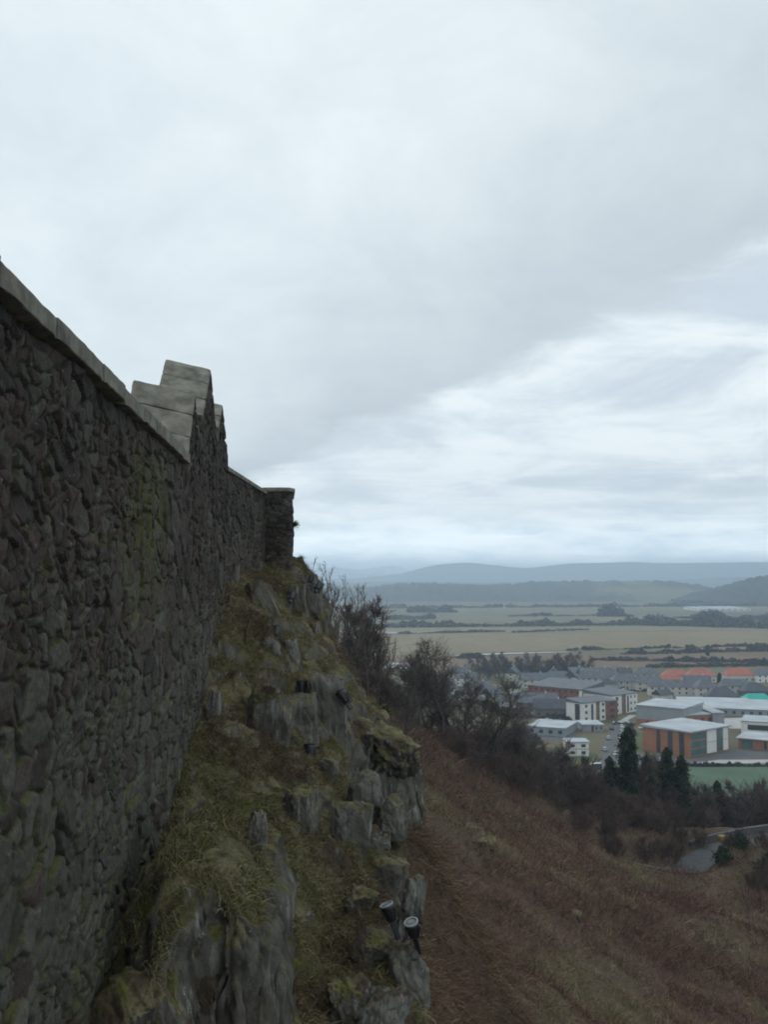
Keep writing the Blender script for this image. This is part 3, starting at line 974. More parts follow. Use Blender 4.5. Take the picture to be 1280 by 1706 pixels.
def rock_mesh(seed, n=34, cuts=14, rough=.07, tight=.80, strata=.0):
    """a boulder in a unit box: a subdivided cube cut by random planes, then roughened"""
    r = np.random.default_rng(seed)
    lin = np.linspace(-1, 1, n)
    A, B = np.meshgrid(lin, lin)
    Vs, Fs, k = [], [], 0
    for ax in range(3):
        for sg in (-1, 1):
            Q = np.zeros((n, n, 3))
            Q[..., ax] = sg
            Q[..., (ax + 1) % 3] = A * sg
            Q[..., (ax + 2) % 3] = B
            Vs.append(Q.reshape(-1, 3))
            Fs.append(grid_faces(n, n) + k)
            k += n * n
    V = np.concatenate(Vs)
    F_ = np.concatenate(Fs)
    # weld the seams
    key = np.round(V * 1000).astype(np.int64)
    _, first, inv = np.unique(key, axis=0, return_index=True, return_inverse=True)
    V = V[first]
    F_ = inv.reshape(-1)[F_]
    for _ in range(cuts):
        d = r.normal(size=3)
        d /= np.linalg.norm(d)
        h = tight + r.uniform(-.08, .25) + .22 * np.abs(d).sum() - .22
        o = V @ d - h
        V = V - np.maximum(0, o)[:, None] * d[None, :]
    nrm = V / (np.linalg.norm(V, axis=1, keepdims=True) + 1e-9)
    s = seed * 3.7
    V = V + nrm * (rough * fbm(V[:, 0] * 1.8 + s, V[:, 1] * 1.8, V[:, 2] * 1.8, 4, seed) + rough * .5 * fbm(V[:, 0] * 6 + s, V[:, 1] * 6, V[:, 2] * 5, 4, seed + 3, .6))[:, None]
    # cracks and broken facets
    al = V[:, 0] * 1.3 + V[:, 1] * .9 + s
    f1, f2, cc, ca_, cb_ = voronoi(al * 1.7 + .5 * fbm(V[:, 0], V[:, 1], V[:, 2] + s, 3, seed), V[:, 2] * 1.5 + .4 * fbm(V[:, 0], V[:, 1], V[:, 2] - s, 3, seed + 1), seed, .45, .2)
    V = V + nrm * (.09 * (cc - .5) + .12 * ca_ * (((cc * 17) % 1) - .5) - .06 * sstep(.10, .0, f2 - f1))[:, None]
    if strata:
        V = V + nrm * (strata * np.sign(np.sin(V[:, 0] * 9 + s + 2 * fbm(V[:, 0], V[:, 1], V[:, 2], 2, seed))))[:, None] * .5
    return V, F_


def hill_seat(px, py):
    return seat(px, py, 70, 60, .3)


def rock(name, px, py, D, wpx, hpx, depth, seed, mat, label=None, cat='rock', tilt=(0, 0), rz=0., group=None, sink=.12, reach=7.0, **kw):
    """rock whose picture centre, width and height are given in photo pixels at distance D"""
    c = seat(px, py, D, reach, sink * depth) if D < 45 else hill_seat(px, py)
    V, F_ = rock_mesh(seed, **kw)
    V = V * np.array([wpx * D / F_PX / 2, depth / 2, hpx * D / F_PX / 2])
    o = mesh_np(name, V, F_, mat, smooth=True)
    o.location = c
    o.rotation_euler = (tilt[0], tilt[1], rz)
    if label:
        tag(o, label, cat, group)
    return o


bpy.context.view_layer.update()
DG = bpy.context.evaluated_depsgraph_get()


def seat(px, py, D, reach, sink):
    """where the crag's surface is met near distance D, a little inside it"""
    d_ = at(px, py, 1.0)
    d_ /= np.linalg.norm(d_)
    hit, loc, *_ = sc.ray_cast(DG, (0, 0, 0), tuple(d_))
    if hit and abs(loc.y - D) < reach:
        return np.array(loc) + d_ * sink
    return at(px, py, D)


# loose blocks and boulders along the edge, each a thing
rock('boulder', 608, 1330, 23.6, 78, 104, 1.3, 101, MAT['boulder'], 'large rounded boulder with a mossy top beside a pale smaller one', 'boulder', tight=.70, cuts=34, reach=0.0)
rock('boulder', 657, 1370, 22.9, 52, 84, .9, 102, MAT['boulder'], 'pale rounded boulder standing out over the bramble slope', 'boulder', tight=.70, cuts=34, reach=0.0)
rock('rock_slab', 582, 1394, 22.6, 64, 100, .6, 103, MAT['boulder'], 'squared pale slab with crusty lichen below the large rounded boulder', 'rock slab', tilt=(.1, .08), tight=.98, cuts=8, sink=-.2)
rock('boulder', 627, 1412, 22.0, 46, 70, .9, 104, MAT['boulder'], 'sloping grey boulder between the lichen slab and the brambles', 'boulder', tilt=(0, .35), tight=.8)
rock('boulder', 640, 1462, 20.6, 74, 80, 1.0, 105, MAT['crag'], 'mossy topped boulder just above the two near floodlights', 'boulder', tilt=(0, .4), tight=.82)
rock('boulder', 690, 1500, 19.6, 38, 80, .8, 106, MAT['boulder'], 'narrow grey boulder at the edge beside the near floodlights', 'boulder', tilt=(0, .15), tight=.85)
rock('boulder', 600, 1500, 19.6, 60, 50, .8, 107, MAT['crag'], 'low mossy boulder left of the near floodlights', 'boulder', tilt=(.1, .3), tight=.70, cuts=28, rough=.12)
rock('boulder', 682, 1640, 16.2, 84, 150, 1.1, 108, MAT['boulder'], 'tall cracked boulder directly under the two near floodlights', 'boulder', tilt=(.05, -.15), tight=.72, cuts=26, rough=.12)
rock('boulder', 625, 1590, 16.9, 80, 90, .9, 109, MAT['crag'], 'broad mossy boulder below and left of the near floodlights', 'boulder', tilt=(.1, .35), tight=.72, cuts=26, rough=.12)
rock('boulder', 590, 1685, 14.8, 90, 130, 1.0, 110, MAT['crag'], 'dark split boulder at the bottom of the gully', 'boulder', tilt=(.1, -.35), tight=.74, cuts=24, rough=.12)
rock('boulder', 640, 1700, 14.9, 90, 120, 1.0, 111, MAT['boulder'], 'mossy grey boulder below the tall cracked one', 'boulder', tilt=(0, .3), tight=.72, cuts=26, rough=.12)
rock('rock_pillar', 548, 1195, 28.2, 54, 138, .9, 112, MAT['boulder'], 'tall square rock pillar with a floodlight at its foot', 'rock pillar', tilt=(.03, -.03), tight=.98, cuts=9)
rock('rock_slab', 502, 1200, 27.6, 52, 80, .8, 113, MAT['boulder'], 'pale flat faced slab left of the tall rock pillar', 'rock slab', tilt=(0, -.1), tight=.95, cuts=9)
rock('rock_slab', 447, 1205, 26.2, 74, 120, 1.3, 114, MAT['crag'], 'broad dark slab leaning in the middle of the crag', 'rock slab', tilt=(0, .14), tight=.9, cuts=10)
rock('rock_slab', 486, 1098, 30.5, 26, 60, .7, 115, MAT['boulder'], 'narrow whitish slab in the upper crag', 'rock slab', tilt=(0, -.2), tight=.9)
rock('boulder', 452, 1085, 30.0, 26, 46, .6, 116, MAT['boulder'], 'small pale leaning rock under the black floodlight of the upper crag', 'boulder', tilt=(0, -.25), tight=.86)
rock('boulder', 522, 1000, 37.5, 30, 80, .9, 117, MAT['boulder'], 'upright pale rock on the skyline just below the tower', 'boulder', tilt=(0, -.1), tight=.88)
rock('boulder', 494, 1010, 36.0, 34, 70, .9, 118, MAT['crag'], 'brown upright rock under the tower corner', 'boulder', tight=.85)
rock('boulder', 440, 1010, 33.5, 34, 90, .8, 119, MAT['crag'], 'long leaning rock ridge below the far stretch of wall', 'boulder', tilt=(0, -.45), tight=.85)
rock('boulder', 392, 960, 33.0, 12, 44, .5, 120, MAT['boulder'], 'thin whitish rock at the foot of the far stretch of wall', 'boulder', tight=.85)
rock('boulder', 356, 1180, 25.5, 26, 56, .6, 121, MAT['boulder'], 'pale pointed rock close to the foot of the wall', 'boulder', tight=.82)
rock('boulder', 575, 1195, 29.5, 26, 50, .7, 122, MAT['boulder'], 'small grey rock right of the tall rock pillar', 'boulder', tight=.82)
rock('rock_outcrop', 640, 1250, 31.5, 100, 66, 2.0, 123, MAT['mossy'], 'mossy rock outcrop jutting out over the slope below the ivy stump', 'outcrop', tilt=(.05, .42), tight=.84, cuts=18, rough=.14)
rock('boulder', 592, 1222, 31.0, 60, 54, 1.4, 131, MAT['mossy'], 'mossy boulder between the tall rock pillar and the jutting outcrop', 'boulder', tilt=(.05, .35), tight=.84, cuts=16, rough=.12)
rock('boulder', 676, 1268, 31.8, 50, 50, 1.2, 132, MAT['mossy'], 'mossy boulder at the right tip of the jutting outcrop', 'boulder', tilt=(.05, .35), tight=.82, cuts=16, rough=.12)
rock('boulder', 545, 1295, 26.5, 34, 56, .7, 124, MAT['crag'], 'small mossy boulder between the pillar and the large rounded boulder', 'boulder', tight=.85)
rock('boulder', 500, 1370, 21.5, 66, 110, 1.0, 125, MAT['crag'], 'dark mossy block at the head of the gully', 'boulder', tilt=(0, .1), tight=.86)
rock('boulder', 425, 1400, 18.5, 34, 100, .8, 126, MAT['boulder'], 'narrow grey rock rib at the right side of the grassy dome', 'boulder', tilt=(0, .2), tight=.76, cuts=22, rough=.12)
rock('boulder', 205, 1700, 13.2, 110, 130, 1.0, 127, MAT['mossy'], 'mossy lump of bedrock at the very foot of the near wall', 'boulder', tight=.82)
rock('boulder', 960, 1530, 62, 26, 26, 1.0, 129, MAT['mossy'], 'small mossy boulder alone low on the bramble slope', 'boulder', tight=.8)
rock('boulder', 805, 1408, 74, 44, 20, 1.6, 130, MAT['mossy'], 'long low mossy rock half way up the bramble slope', 'boulder', tight=.8)


# ------------------------------------------------------------------ grass, brambles (uncountable)
def crag_points(n, y0, y1):
    y = y0 + (y1 - y0) * RNG.random(n)
    xw = wall_x(y)
    xe = np.interp(y, EDGE[:, 0], EDGE[:, 2])
    x = xw + (xe + .1 - xw) * RNG.random(n)
    z = crag_z(x, y)
    e_ = .12
    sl = np.hypot((crag_z(x + e_, y) - z) / e_, (crag_z(x, y + e_) - z) / e_)
    return x, y, z, sl


x, y, z, sl = crag_points(260000, 11.5, 45)
keep = (sl < 1.5) & (fbm(x / 1.1, y / 1.1, 0, 3, 90) > -.5) & (RNG.random(len(x)) < np.clip(24 / y, 0, 1) ** 1.5)
x, y, z = x[keep], y[keep], z[keep]
n = len(x)
d = RNG.normal(size=(n, 3)) * .55
d[:, 2] = 1.0
d[:, 0] += .45
d /= np.linalg.norm(d, axis=1, keepdims=True)
ln = RNG.uniform(.10, .42, n) * np.where(RNG.random(n) < .12, 1.8, 1.0)
V, F_, idx = ribbons(np.stack([x, y, z - .02], -1), d, ln, RNG.uniform(.008, .018, n), RNG.uniform(.5, 1.2, n))
pal = np.array([(.165, .140, .075), (.112, .104, .038), (.080, .088, .020), (.095, .064, .040), (.20, .175, .105)])
pn = fbm(x / 1.5, y / 1.5, 0, 3, 91)
ci = np.clip((pn * 2.4 + 2 + RNG.normal(size=n) * .8).astype(int), 0, 4)
c = pal[np.array([3, 0, 1, 4, 2])[ci]] * RNG.uniform(.6, 1.25, n)[:, None]
o = mesh_np('grass', V, F_, MAT['grass'], color=c[idx])
tag(o, 'olive and straw coloured grass tufts over the crag', 'grass', kind='stuff')


x, y, z, sl = crag_points(90000, 12, 45)
pn = fbm(x / 1.6, y / 1.6, 2, 3, 97) + 1.1 * np.exp(-(((x + .9) / .8) ** 2)) * sstep(22, 18, y)
keep = (sl < 2.0) & (pn > .28) & (RNG.random(len(x)) < np.clip(24 / y, 0, 1) ** 1.5)
x, y, z = x[keep], y[keep], z[keep]
n = len(x)
d = RNG.normal(size=(n, 3)) * .9
d[:, 2] = np.abs(d[:, 2]) + .6
d /= np.linalg.norm(d, axis=1, keepdims=True)
V, F_, idx = ribbons(np.stack([x, y, z - .03], -1), d, RNG.uniform(.12, .5, n), RNG.uniform(.007, .014, n), RNG.uniform(.2, 1.0, n))
pal = np.array([(.085, .050, .036), (.065, .042, .034), (.12, .088, .058), (.040, .028, .022)])
c = pal[RNG.integers(0, 4, n)] * RNG.uniform(.7, 1.3, n)[:, None]
o = mesh_np('heather', V, F_, MAT['stems'], color=c[idx])
tag(o, 'brown heather and dead stems in the gullies of the crag', 'heather', kind='stuff')


def slope_points(n, ymin, ymax, xmin, xmax):
    """denser near the camera so that the cover looks even at its distance"""
    u_ = RNG.random(n)
    y = ymin * (ymax / ymin) ** u_
    x = xmin + (xmax - xmin) * RNG.random(n)
    x = x * y / ymax
    return x, y


x, y = slope_points(380000, 15, 150, -30, 70)
rd, _ = road_dist(x, y)
ex = np.interp(y, EDGE[:, 0], EDGE[:, 2])
zz_ = hz(x, y)
keep = (rd > 3.0) & (zz_ > -66) & ((y > 52) | (x > ex + .2))
x, y, zz_ = x[keep], y[keep], zz_[keep]
n = len(x)
d = RNG.normal(size=(n, 3)) * .8
d[:, 2] = np.abs(d[:, 2]) + .55
d /= np.linalg.norm(d, axis=1, keepdims=True)
dist = y
# the steep bank at the foot of the crag carries as many stems for its surface
yb = RNG.uniform(15, 50, 70000)
xb = np.interp(yb, EDGE[:, 0], EDGE[:, 2]) + .15 + 5.5 * RNG.random(70000) ** 1.3
db = RNG.normal(size=(70000, 3)) * .7 + np.array([.75, -.45, .55])
db /= np.linalg.norm(db, axis=1, keepdims=True)
x, y, zz_ = np.concatenate([x, xb]), np.concatenate([y, yb]), np.concatenate([zz_, hz(xb, yb)])
d = np.concatenate([d, db])
n = len(x)
dist = y
cl = fbm(x / 2.6, y / 2.6, 0, 3, 96)
ln = RNG.uniform(.45, 1.6, n) * np.clip(dist / 60, .85, 1.5) * np.clip(.85 + .8 * cl, .4, 1.8)
wd = RNG.uniform(.008, .022, n) * np.clip(dist / 36, .9, 3.0)
V, F_, idx = ribbons(np.stack([x, y, zz_ - .05], -1), d, ln, wd, RNG.uniform(.15, .8, n))
pn = fbm(x / 7, y / 7, 0, 4, 95)
pal = np.array([(.126, .066, .047), (.106, .067, .050), (.188, .142, .090), (.104, .088, .038), (.050, .034, .027)])
pn = np.where((x - np.interp(y, EDGE[:, 0], EDGE[:, 2]) < 7) & (y < 52), pn - .35, pn)
ci = np.where(pn + .4 * fbm(x / 30, y / 30, 0, 2, 98) - .006 * (y - 60) > .36, np.where(RNG.random(n) < .5, 3, 2), np.where(RNG.random(n) < .55, 0, np.where(RNG.random(n) < .5, 1, 4)))
ci = np.where(RNG.random(n) < .10, 2, ci)
ci = np.where((x - np.interp(y, EDGE[:, 0], EDGE[:, 2]) < 6) & (y < 50) & (RNG.random(n) < .55), RNG.integers(1, 4, n), ci)
c = pal[ci] * (RNG.uniform(.5, 1.5, n) * np.where(cl > .3, .82, 1.0))[:, None]
o = mesh_np('undergrowth', V, F_, MAT['stems'], color=c[idx])
tag(o, 'reddish brown bramble and dead bracken stems covering the hillside', 'undergrowth', kind='stuff')


# ================================================================== TREES
def grow(seed, H, r0, spread, n1, n2, n3, up=.35, clear=.25, wig=.12, twig_r=.012, lean=0.0, fork=False):
    """bare tree: returns (trunk and limbs, twigs) as tube chains"""
    r = np.random.default_rng(seed)
    big, fine = [], []

    def chain(p, d, ln_, ra, rb, k):
        pts = [np.array(p, float)]
        d = np.array(d, float)
        for _ in range(k):
            d = d + r.normal(size=3) * wig
            d[2] += up * .12
            d /= np.linalg.norm(d)
            pts.append(pts[-1] + d * ln_ / k)
        return np.array(pts), np.linspace(ra, rb, k + 1), d

    stems = []
    for s in range(2 if fork else 1):
        a0 = r.uniform(0, 2 * pi)
        d0 = np.array([cos(a0) * .16 * (1 if fork else 0) + lean, sin(a0) * .16 * (1 if fork else 0), 1.0])
        p, ra, _ = chain((0, 0, -.6), d0 / np.linalg.norm(d0), (H + .6) * (.92 if s else 1), r0, r0 * .12, 9)
        big.append((p, ra))
        stems.append((p, ra))
    for p, ra in stems:
        for i in range(n1):
            f = clear + (1 - clear) * (i + r.random()) / n1
            j = f * (len(p) - 1)
            k = int(min(j, len(p) - 2))
            q = p[k] + (p[k + 1] - p[k]) * (j - k)
            a0 = r.uniform(0, 2 * pi)
            el = up + r.uniform(-.15, .35) + .35 * f
            d = np.array([cos(a0), sin(a0), el])
            d /= np.linalg.norm(d)
            l1 = spread * (1.15 - .75 * f) * r.uniform(.7, 1.2)
            c1, rr1, _ = chain(q, d, l1, max(ra[k] * .5, .02), .012, 5)
            big.append((c1, rr1))
            for m_ in range(n2):
                f2 = r.uniform(.25, 1.0)
                j2 = f2 * (len(c1) - 1)
                k2 = int(min(j2, len(c1) - 2))
                q2 = c1[k2] + (c1[k2 + 1] - c1[k2]) * (j2 - k2)
                d2 = d + r.normal(size=3) * .65
                d2[2] += up * .5
                d2 /= np.linalg.norm(d2)
                l2 = l1 * r.uniform(.3, .6)
                c2, rr2, _ = chain(q2, d2, l2, .014 + .004 * l2, twig_r, 3)
                fine.append((c2, rr2))
                for t_ in range(n3):
                    k3 = r.integers(0, 3)
                    q3 = c2[k3] + (c2[k3 + 1] - c2[k3]) * r.random()
                    d3 = d2 + r.normal(size=3) * .7
                    d3 /= np.linalg.norm(d3)
                    c3, rr3, _ = chain(q3, d3, l2 * r.uniform(.4, .9), twig_r, twig_r * .6, 2)
                    fine.append((c3, rr3))
    return big, fine


def make_tree(name, label, cat, seed, H, bark, twig, **kw):
    root = empty(name, (0, 0, 0), label=label, cat=cat)
    big, fine = grow(seed, H, **kw)
    V, F_ = tube_np(big, 6)
    mesh_np('trunk', V, F_, bark, root, smooth=True)
    V, F_ = tube_np(fine, 3)
    mesh_np('crown', V, F_, twig, root)
    return root


def leafy(name, label, cat, seed, H, R, n, leaf, shape, mat, trunk_r=.18, up=False):
    """evergreen: leaf-sized faces through an uneven volume round a trunk"""
    r = np.random.default_rng(seed)
    root = empty(name, (0, 0, 0), label=label, cat=cat)
    h = r.random(n) ** .8
    a0 = r.uniform(0, 2 * pi, n)
    prof = np.interp(h, [s[0] for s in shape], [s[1] for s in shape])
    lump = 1 + .55 * vn3(np.cos(a0) * 2.2 + seed, np.sin(a0) * 2.2, h * H * .8, seed) + .25 * vn3(np.cos(a0) * 3 + seed, np.sin(a0) * 3, h * H * 1.3, seed + 1)
    rad = R * prof * lump * (.2 + .8 * r.random(n) ** .6) * np.where(r.random(n) < .12, 1.35, 1.0)
    c = np.stack([rad * np.cos(a0), rad * np.sin(a0), h * H - leaf * r.random(n)], -1)
    A = r.normal(size=(n, 3))
    A /= np.linalg.norm(A, axis=1, keepdims=True)
    B = np.cross(A, r.normal(size=(n, 3)))
    B /= np.linalg.norm(B, axis=1, keepdims=True)
    s = leaf * r.uniform(.5, 1.2, n)[:, None]
    V = np.stack([c - A * s, c + B * s * .45, c + A * s, c - B * s * .45], 1).reshape(-1, 3)
    i = np.arange(n) * 4
    mesh_np('crown', V, np.stack([i, i + 1, i + 2, i + 3], -1), mat, root)
    tv, tf = tube_np([(np.array([(0, 0, -.6), (.03 * H * .1, 0, H * .5), (0, 0, H * .93)]), np.array([trunk_r, trunk_r * .6, .02]))], 7)
    mesh_np('trunk', tv, tf, MAT['bark'], root, smooth=True)
    return root


def hzp(px, D):
    p = at(px, 965, D)
    return (p[0], D, float(hz(p[0], D)))


def place(root, first, px, D, rz, s, label, group=None, z=None):
    p = hzp(px, D)
    if z is not None:
        p = (p[0], p[1], z)
    if first:
        root.location, root.rotation_euler, root.scale = p, (0, 0, rz), (s, s, s)
        root['label'] = label
        if group:
            root['group'] = group
        return root
    return dup(root, p, rz, s, label, group)


sap = [make_tree('bare_sapling', 'x', 'tree', 200 + i, 9.0, MAT['bark'], MAT['palebark'], r0=.11, spread=2.0, n1=13, n2=5, n3=2, up=1.1, clear=.22, wig=.12, twig_r=.011) for i in range(3)]
spr = [make_tree('bare_tree', 'x', 'tree', 220 + i, 9.5, MAT['bark'], MAT['twig'], r0=.24, spread=4.6, n1=13, n2=9, n3=6, up=.55, clear=.22, wig=.17, twig_r=.014, fork=True) for i in range(3)]
den = [make_tree('bare_tree', 'x', 'tree', 240 + i, 11.0, MAT['bark'], MAT['twig'] if i != 1 else MAT['redtwig'], r0=.20, spread=4.3, n1=19, n2=11, n3=10, up=.75, clear=.08, wig=.15, twig_r=.027) for i in range(3)]
bush = [make_tree('bare_bush', 'x', 'bush', 260 + i, 3.6, MAT['bark'], MAT['redtwig'], r0=.06, spread=2.4, n1=14, n2=9, n3=6, up=.8, clear=.02, wig=.16, twig_r=.012, fork=True) for i in range(2)]
used = set()


def put(kind, i, *args, **kw):
    k = (id(kind), i)
    r_ = place(kind[i], k not in used, *args, **kw)
    used.add(k)
    return r_


rt = random.Random(11)
# slender trees past the tower: tall thin ones left, lower bushier ones right
for i, (px, D, s) in enumerate([(512, 92, .85), (524, 96, .95), (540, 100, 1.0), (553, 104, 1.05), (566, 100, 1.25), (578, 108, 1.2), (590, 112, 1.2), (602, 106, 1.05), (548, 118, 1.15), (615, 112, .95), (628, 116, .85), (640, 112, .8), (585, 96, .8), (652, 118, .7), (570, 120, 1.15), (606, 121, 1.0)]):
    put(sap, i % 3, px, D, rt.uniform(0, 6), s, 'slender bare tree in the thicket between the tower and the valley', 'slender bare trees past the tower')
for i in range(13):
    px = rt.uniform(505, 640)
    D = rt.uniform(88, 122)
    ztop = at(px, np.interp(px, [500, 560, 610, 640, 700], [935, 950, 985, 1025, 1080]) + rt.uniform(0, 50), D)[2]
    put(sap, i % 3, px, D, rt.uniform(0, 6), max(.5, (ztop - hzp(px, D)[2]) / 9.0), 'slender bare tree in the thicket between the tower and the valley', 'slender bare trees past the tower')
for i in range(6):
    px = rt.uniform(590, 700)
    D = rt.uniform(100, 124)
    ztop = at(px, np.interp(px, [560, 610, 650, 700], [1000, 1005, 1040, 1110]) + rt.uniform(0, 60), D)[2]
    put(den, i % 3, px, D, rt.uniform(0, 6), max(.3, (ztop - hzp(px, D)[2]) / 11.0), 'bushy brown bare tree low in the thicket right of the tower', 'bushy bare trees right of the tower')
for px, D, s, lab in [(742, 122, 1.25, 'tall spreading bare tree with twin trunks in front of the white houses'), (716, 124, 1.0, 'bare tree close to the left of the tall twin trunked one'),
                      (768, 125, .95, 'leaning bare tree right of the tall twin trunked one'), (821, 127, 1.2, 'broad bare tree in front of the brick flats'), (845, 132, .85, 'bare tree just right of the one before the brick flats')]:
    put(spr, int(px) % 3, px, D, rt.uniform(0, 6), s, lab)
for i, px in enumerate((694, 731, 752, 786, 800, 836, 858, 872)):
    put(spr, i % 3, px, rt.uniform(126, 134), rt.uniform(0, 6), rt.uniform(.65, .9), 'medium sized bare tree in the loose belt in front of the houses', 'bare trees of the loose belt before the houses')
put(spr, 0, 668, 92, 1.0, .42, 'small crooked bare tree on the slope beside the ivy stump')
# wood at the foot of the hill
for i in range(170):
    px = 680 + 620 * (i + rt.random()) / 170
    D = (124 + max(0, px - 760) * .078) + rt.uniform(2, 50)
    if px > 1150 and D < 168:
        D = rt.uniform(168, 196)
    top = np.interp(px, [700, 850, 920, 960, 1045, 1080, 1140, 1200, 1300], [1212, 1228, 1262, 1284, 1282, 1272, 1306, 1322, 1312]) + rt.uniform(0, 34)
    p = hzp(px, D)
    zt = at(px, top, D)[2]
    s = (zt - p[2]) / 11.0
    if .3 < s < 2.0:
        put(den, i % 3, px, D, rt.uniform(0, 6), s, 'bare brown tree in the wood at the foot of the hill', 'bare trees of the wood below')
for i in range(46):
    px = rt.uniform(560, 1120)
    y0 = 118 + .7 * max(0, (px - 640) / F_PX * 118 - 8)
    put(bush, i % 2, px, y0 + rt.uniform(-9, 6), rt.uniform(0, 6), rt.uniform(.45, .95), 'reddish bare bush along the top edge of the bramble slope', 'reddish bushes along the slope edge')
for i in range(26):
    px = rt.uniform(960, 1175)
    put(bush, i % 2, px, np.interp(px, [960, 1175], [136, 149]) + rt.uniform(-2, 14), rt.uniform(0, 6), rt.uniform(.6, 1.2), 'brown bare bush behind the bend of the lane', 'bushes behind the bend of the lane')
for i in range(16):
    px = rt.uniform(1205, 1290)
    put(bush, i % 2, px, rt.uniform(118, 136), rt.uniform(0, 6), rt.uniform(.4, .8), 'brown bare bush on the bank beside the lane', 'bushes on the bank by the lane')
cone = [(0, .55), (.15, 1), (.5, .8), (.8, .5), (1, .12)]
col = [(0, .5), (.2, .85), (.45, .8), (.6, 1), (.8, .7), (.92, .55), (1, .1)]
ev = leafy('evergreen_tree', 'tall dark evergreen rising over the wood in front of the street', 'tree', 301, 17, 1.75, 8000, .32, col, MAT['needle'])
place(ev, True, 1042, 150, 0, .88, 'tall dark evergreen rising over the wood in front of the street')
for px, D, s, lab in [(1012, 150, .62, 'dark evergreen close to the left of the tallest one'), (1106, 160, .76, 'narrow dark evergreen in front of the orange school'), (1072, 156, .66, 'dark evergreen close to the right of the tallest one'), (1130, 158, .66, 'dark evergreen just left of the green pitch'), (1188, 178, .62, 'dark evergreen behind the yellow grit bin'), (1285, 182, .60, 'dark evergreen at the right end of the lane wall'), (985, 160, .62, 'low dark evergreen at the left of the wood')]:
    place(ev, False, px, D, rt.uniform(0, 6), s, lab)
sh = leafy('evergreen_shrub', 'x', 'shrub', 305, 2.6, 1.5, 1500, .22, [(0, .8), (.4, 1), (1, .3)], MAT['needle'], .06)
for i, (px, D, s, lab) in enumerate([(1195, 128, .9, 'dark green shrub on the near end of the bank'), (1272, 124, 1.2, 'large dark green shrub at the right end of the bank'), (1225, 130, .7, 'small dark green shrub in the middle of the bank')]):
    place(sh, i == 0, px, D, i * 1.3, s, lab)

# ivy stump on the mossy outcrop
st = empty('tree_stump', at(636, 1222, 33), label='short dead stump wrapped in ivy on the mossy outcrop', cat='tree stump')
tv, tf = tube_np([(np.array([(0, 0, -.5), (.02, 0, .2), (-.03, 0, .6), (0, 0, .75)]), np.array([.13, .11, .13, .02]))], 9)
mesh_np('trunk', tv, tf, MAT['bark'], st, smooth=True)
n = 900
a0 = RNG.uniform(0, 2 * pi, n)
hh = RNG.uniform(0, .95, n)
rr = np.interp(hh, [0, .3, .6, .95], [.12, .19, .26, .15]) * RNG.uniform(.7, 1.15, n)
c = np.stack([rr * np.cos(a0), rr * np.sin(a0), hh - .02], -1)
A = RNG.normal(size=(n, 3)) * .045
B = RNG.normal(size=(n, 3)) * .035
mesh_np('ivy_leaves', np.stack([c - A, c + B, c + A, c - B], 1).reshape(-1, 3), np.arange(n * 4).reshape(-1, 4), MAT['ivy'], st)
# tuft on the tower
n = 120
P0 = np.tile(np.array(at(489, 874, 41.0)) + np.array([.0, 0, 0]), (n, 1)) + RNG.normal(size=(n, 3)) * .03
d = RNG.normal(size=(n, 3)) * .6 + np.array([.9, 0, .35])
d /= np.linalg.norm(d, axis=1, keepdims=True)
V, F_, idx = ribbons(P0, d, RNG.uniform(.1, .3, n), np.full(n, .025), RNG.uniform(0, .3, n))
o = mesh_np('wall_plant', V, F_, MAT['ivy'])
tag(o, 'small plant growing out of the tower face', 'plant')


# ================================================================== FLOODLIGHTS
bpy.context.view_layer.update()
DG = bpy.context.evaluated_depsgraph_get()


def floodlight(px, py, D, tilt, rz, label, s=1.0, rim='black', fixed=False):
    """drum shaped floodlight: tapered black housing with fins, steel rim, glass, yoke and foot; py is the middle of the housing"""
    root = empty('floodlight', seat(*fixed, D, 6, 0.0) + np.array([0, 0, .44]) if fixed else seat(px, py, D, 9, -.22), rz, label=label, cat='floodlight', group='floodlights on the crag')
    root.rotation_euler = (tilt[0], tilt[1], rz)
    root.scale = (s, s, s)
    MB().lathe([(0, -.20), (.075, -.20), (.09, -.14), (.13, .04), (.148, .10), (.148, .15), (.0, .15)], 24).build('housing', MAT['black'], root, True)
    fins = MB()
    for k in range(10):
        a_ = 2 * pi * k / 10
        c_, s_ = cos(a_), sin(a_)
        fins.add([(c_ * .07 - s_ * .006, s_ * .07 + c_ * .006, -.20), (c_ * .07 + s_ * .006, s_ * .07 - c_ * .006, -.20), (c_ * .115 + s_ * .006, s_ * .115 - c_ * .006, -.18), (c_ * .115 - s_ * .006, s_ * .115 + c_ * .006, -.18),
                  (c_ * .10 - s_ * .006, s_ * .10 + c_ * .006, .05), (c_ * .10 + s_ * .006, s_ * .10 - c_ * .006, .05), (c_ * .150 + s_ * .006, s_ * .150 - c_ * .006, .06), (c_ * .150 - s_ * .006, s_ * .150 + c_ * .006, .06)],
                 [(3, 2, 1, 0), (4, 5, 6, 7), (0, 1, 5, 4), (1, 2, 6, 5), (2, 3, 7, 6), (3, 0, 4, 7)])
    fins.build('cooling_fins', MAT['black'], root)
    MB().lathe([(.118, .152), (.158, .152), (.160, .180), (.124, .184), (.118, .152)], 28).build('rim', MAT[rim], root, True)
    MB().lathe([(.0, .176), (.06, .174), (.119, .162)], 24).build('glass', MAT['glass'], root, True)
    yk = MB()
    for sg in (-1, 1):
        yk.box(sg * .160 - .010, sg * .160 + .010, -.03, .03, -.20, .06)
    yk.box(-.170, .170, -.03, .03, -.225, -.201)
    yk.build('yoke', MAT['black'], root, bevel=.004)
    MB().box(-.055, .055, -.05, .05, -.62 if fixed else -.40, -.227).build('mounting_post', MAT['black'], root, bevel=.008)
    return root


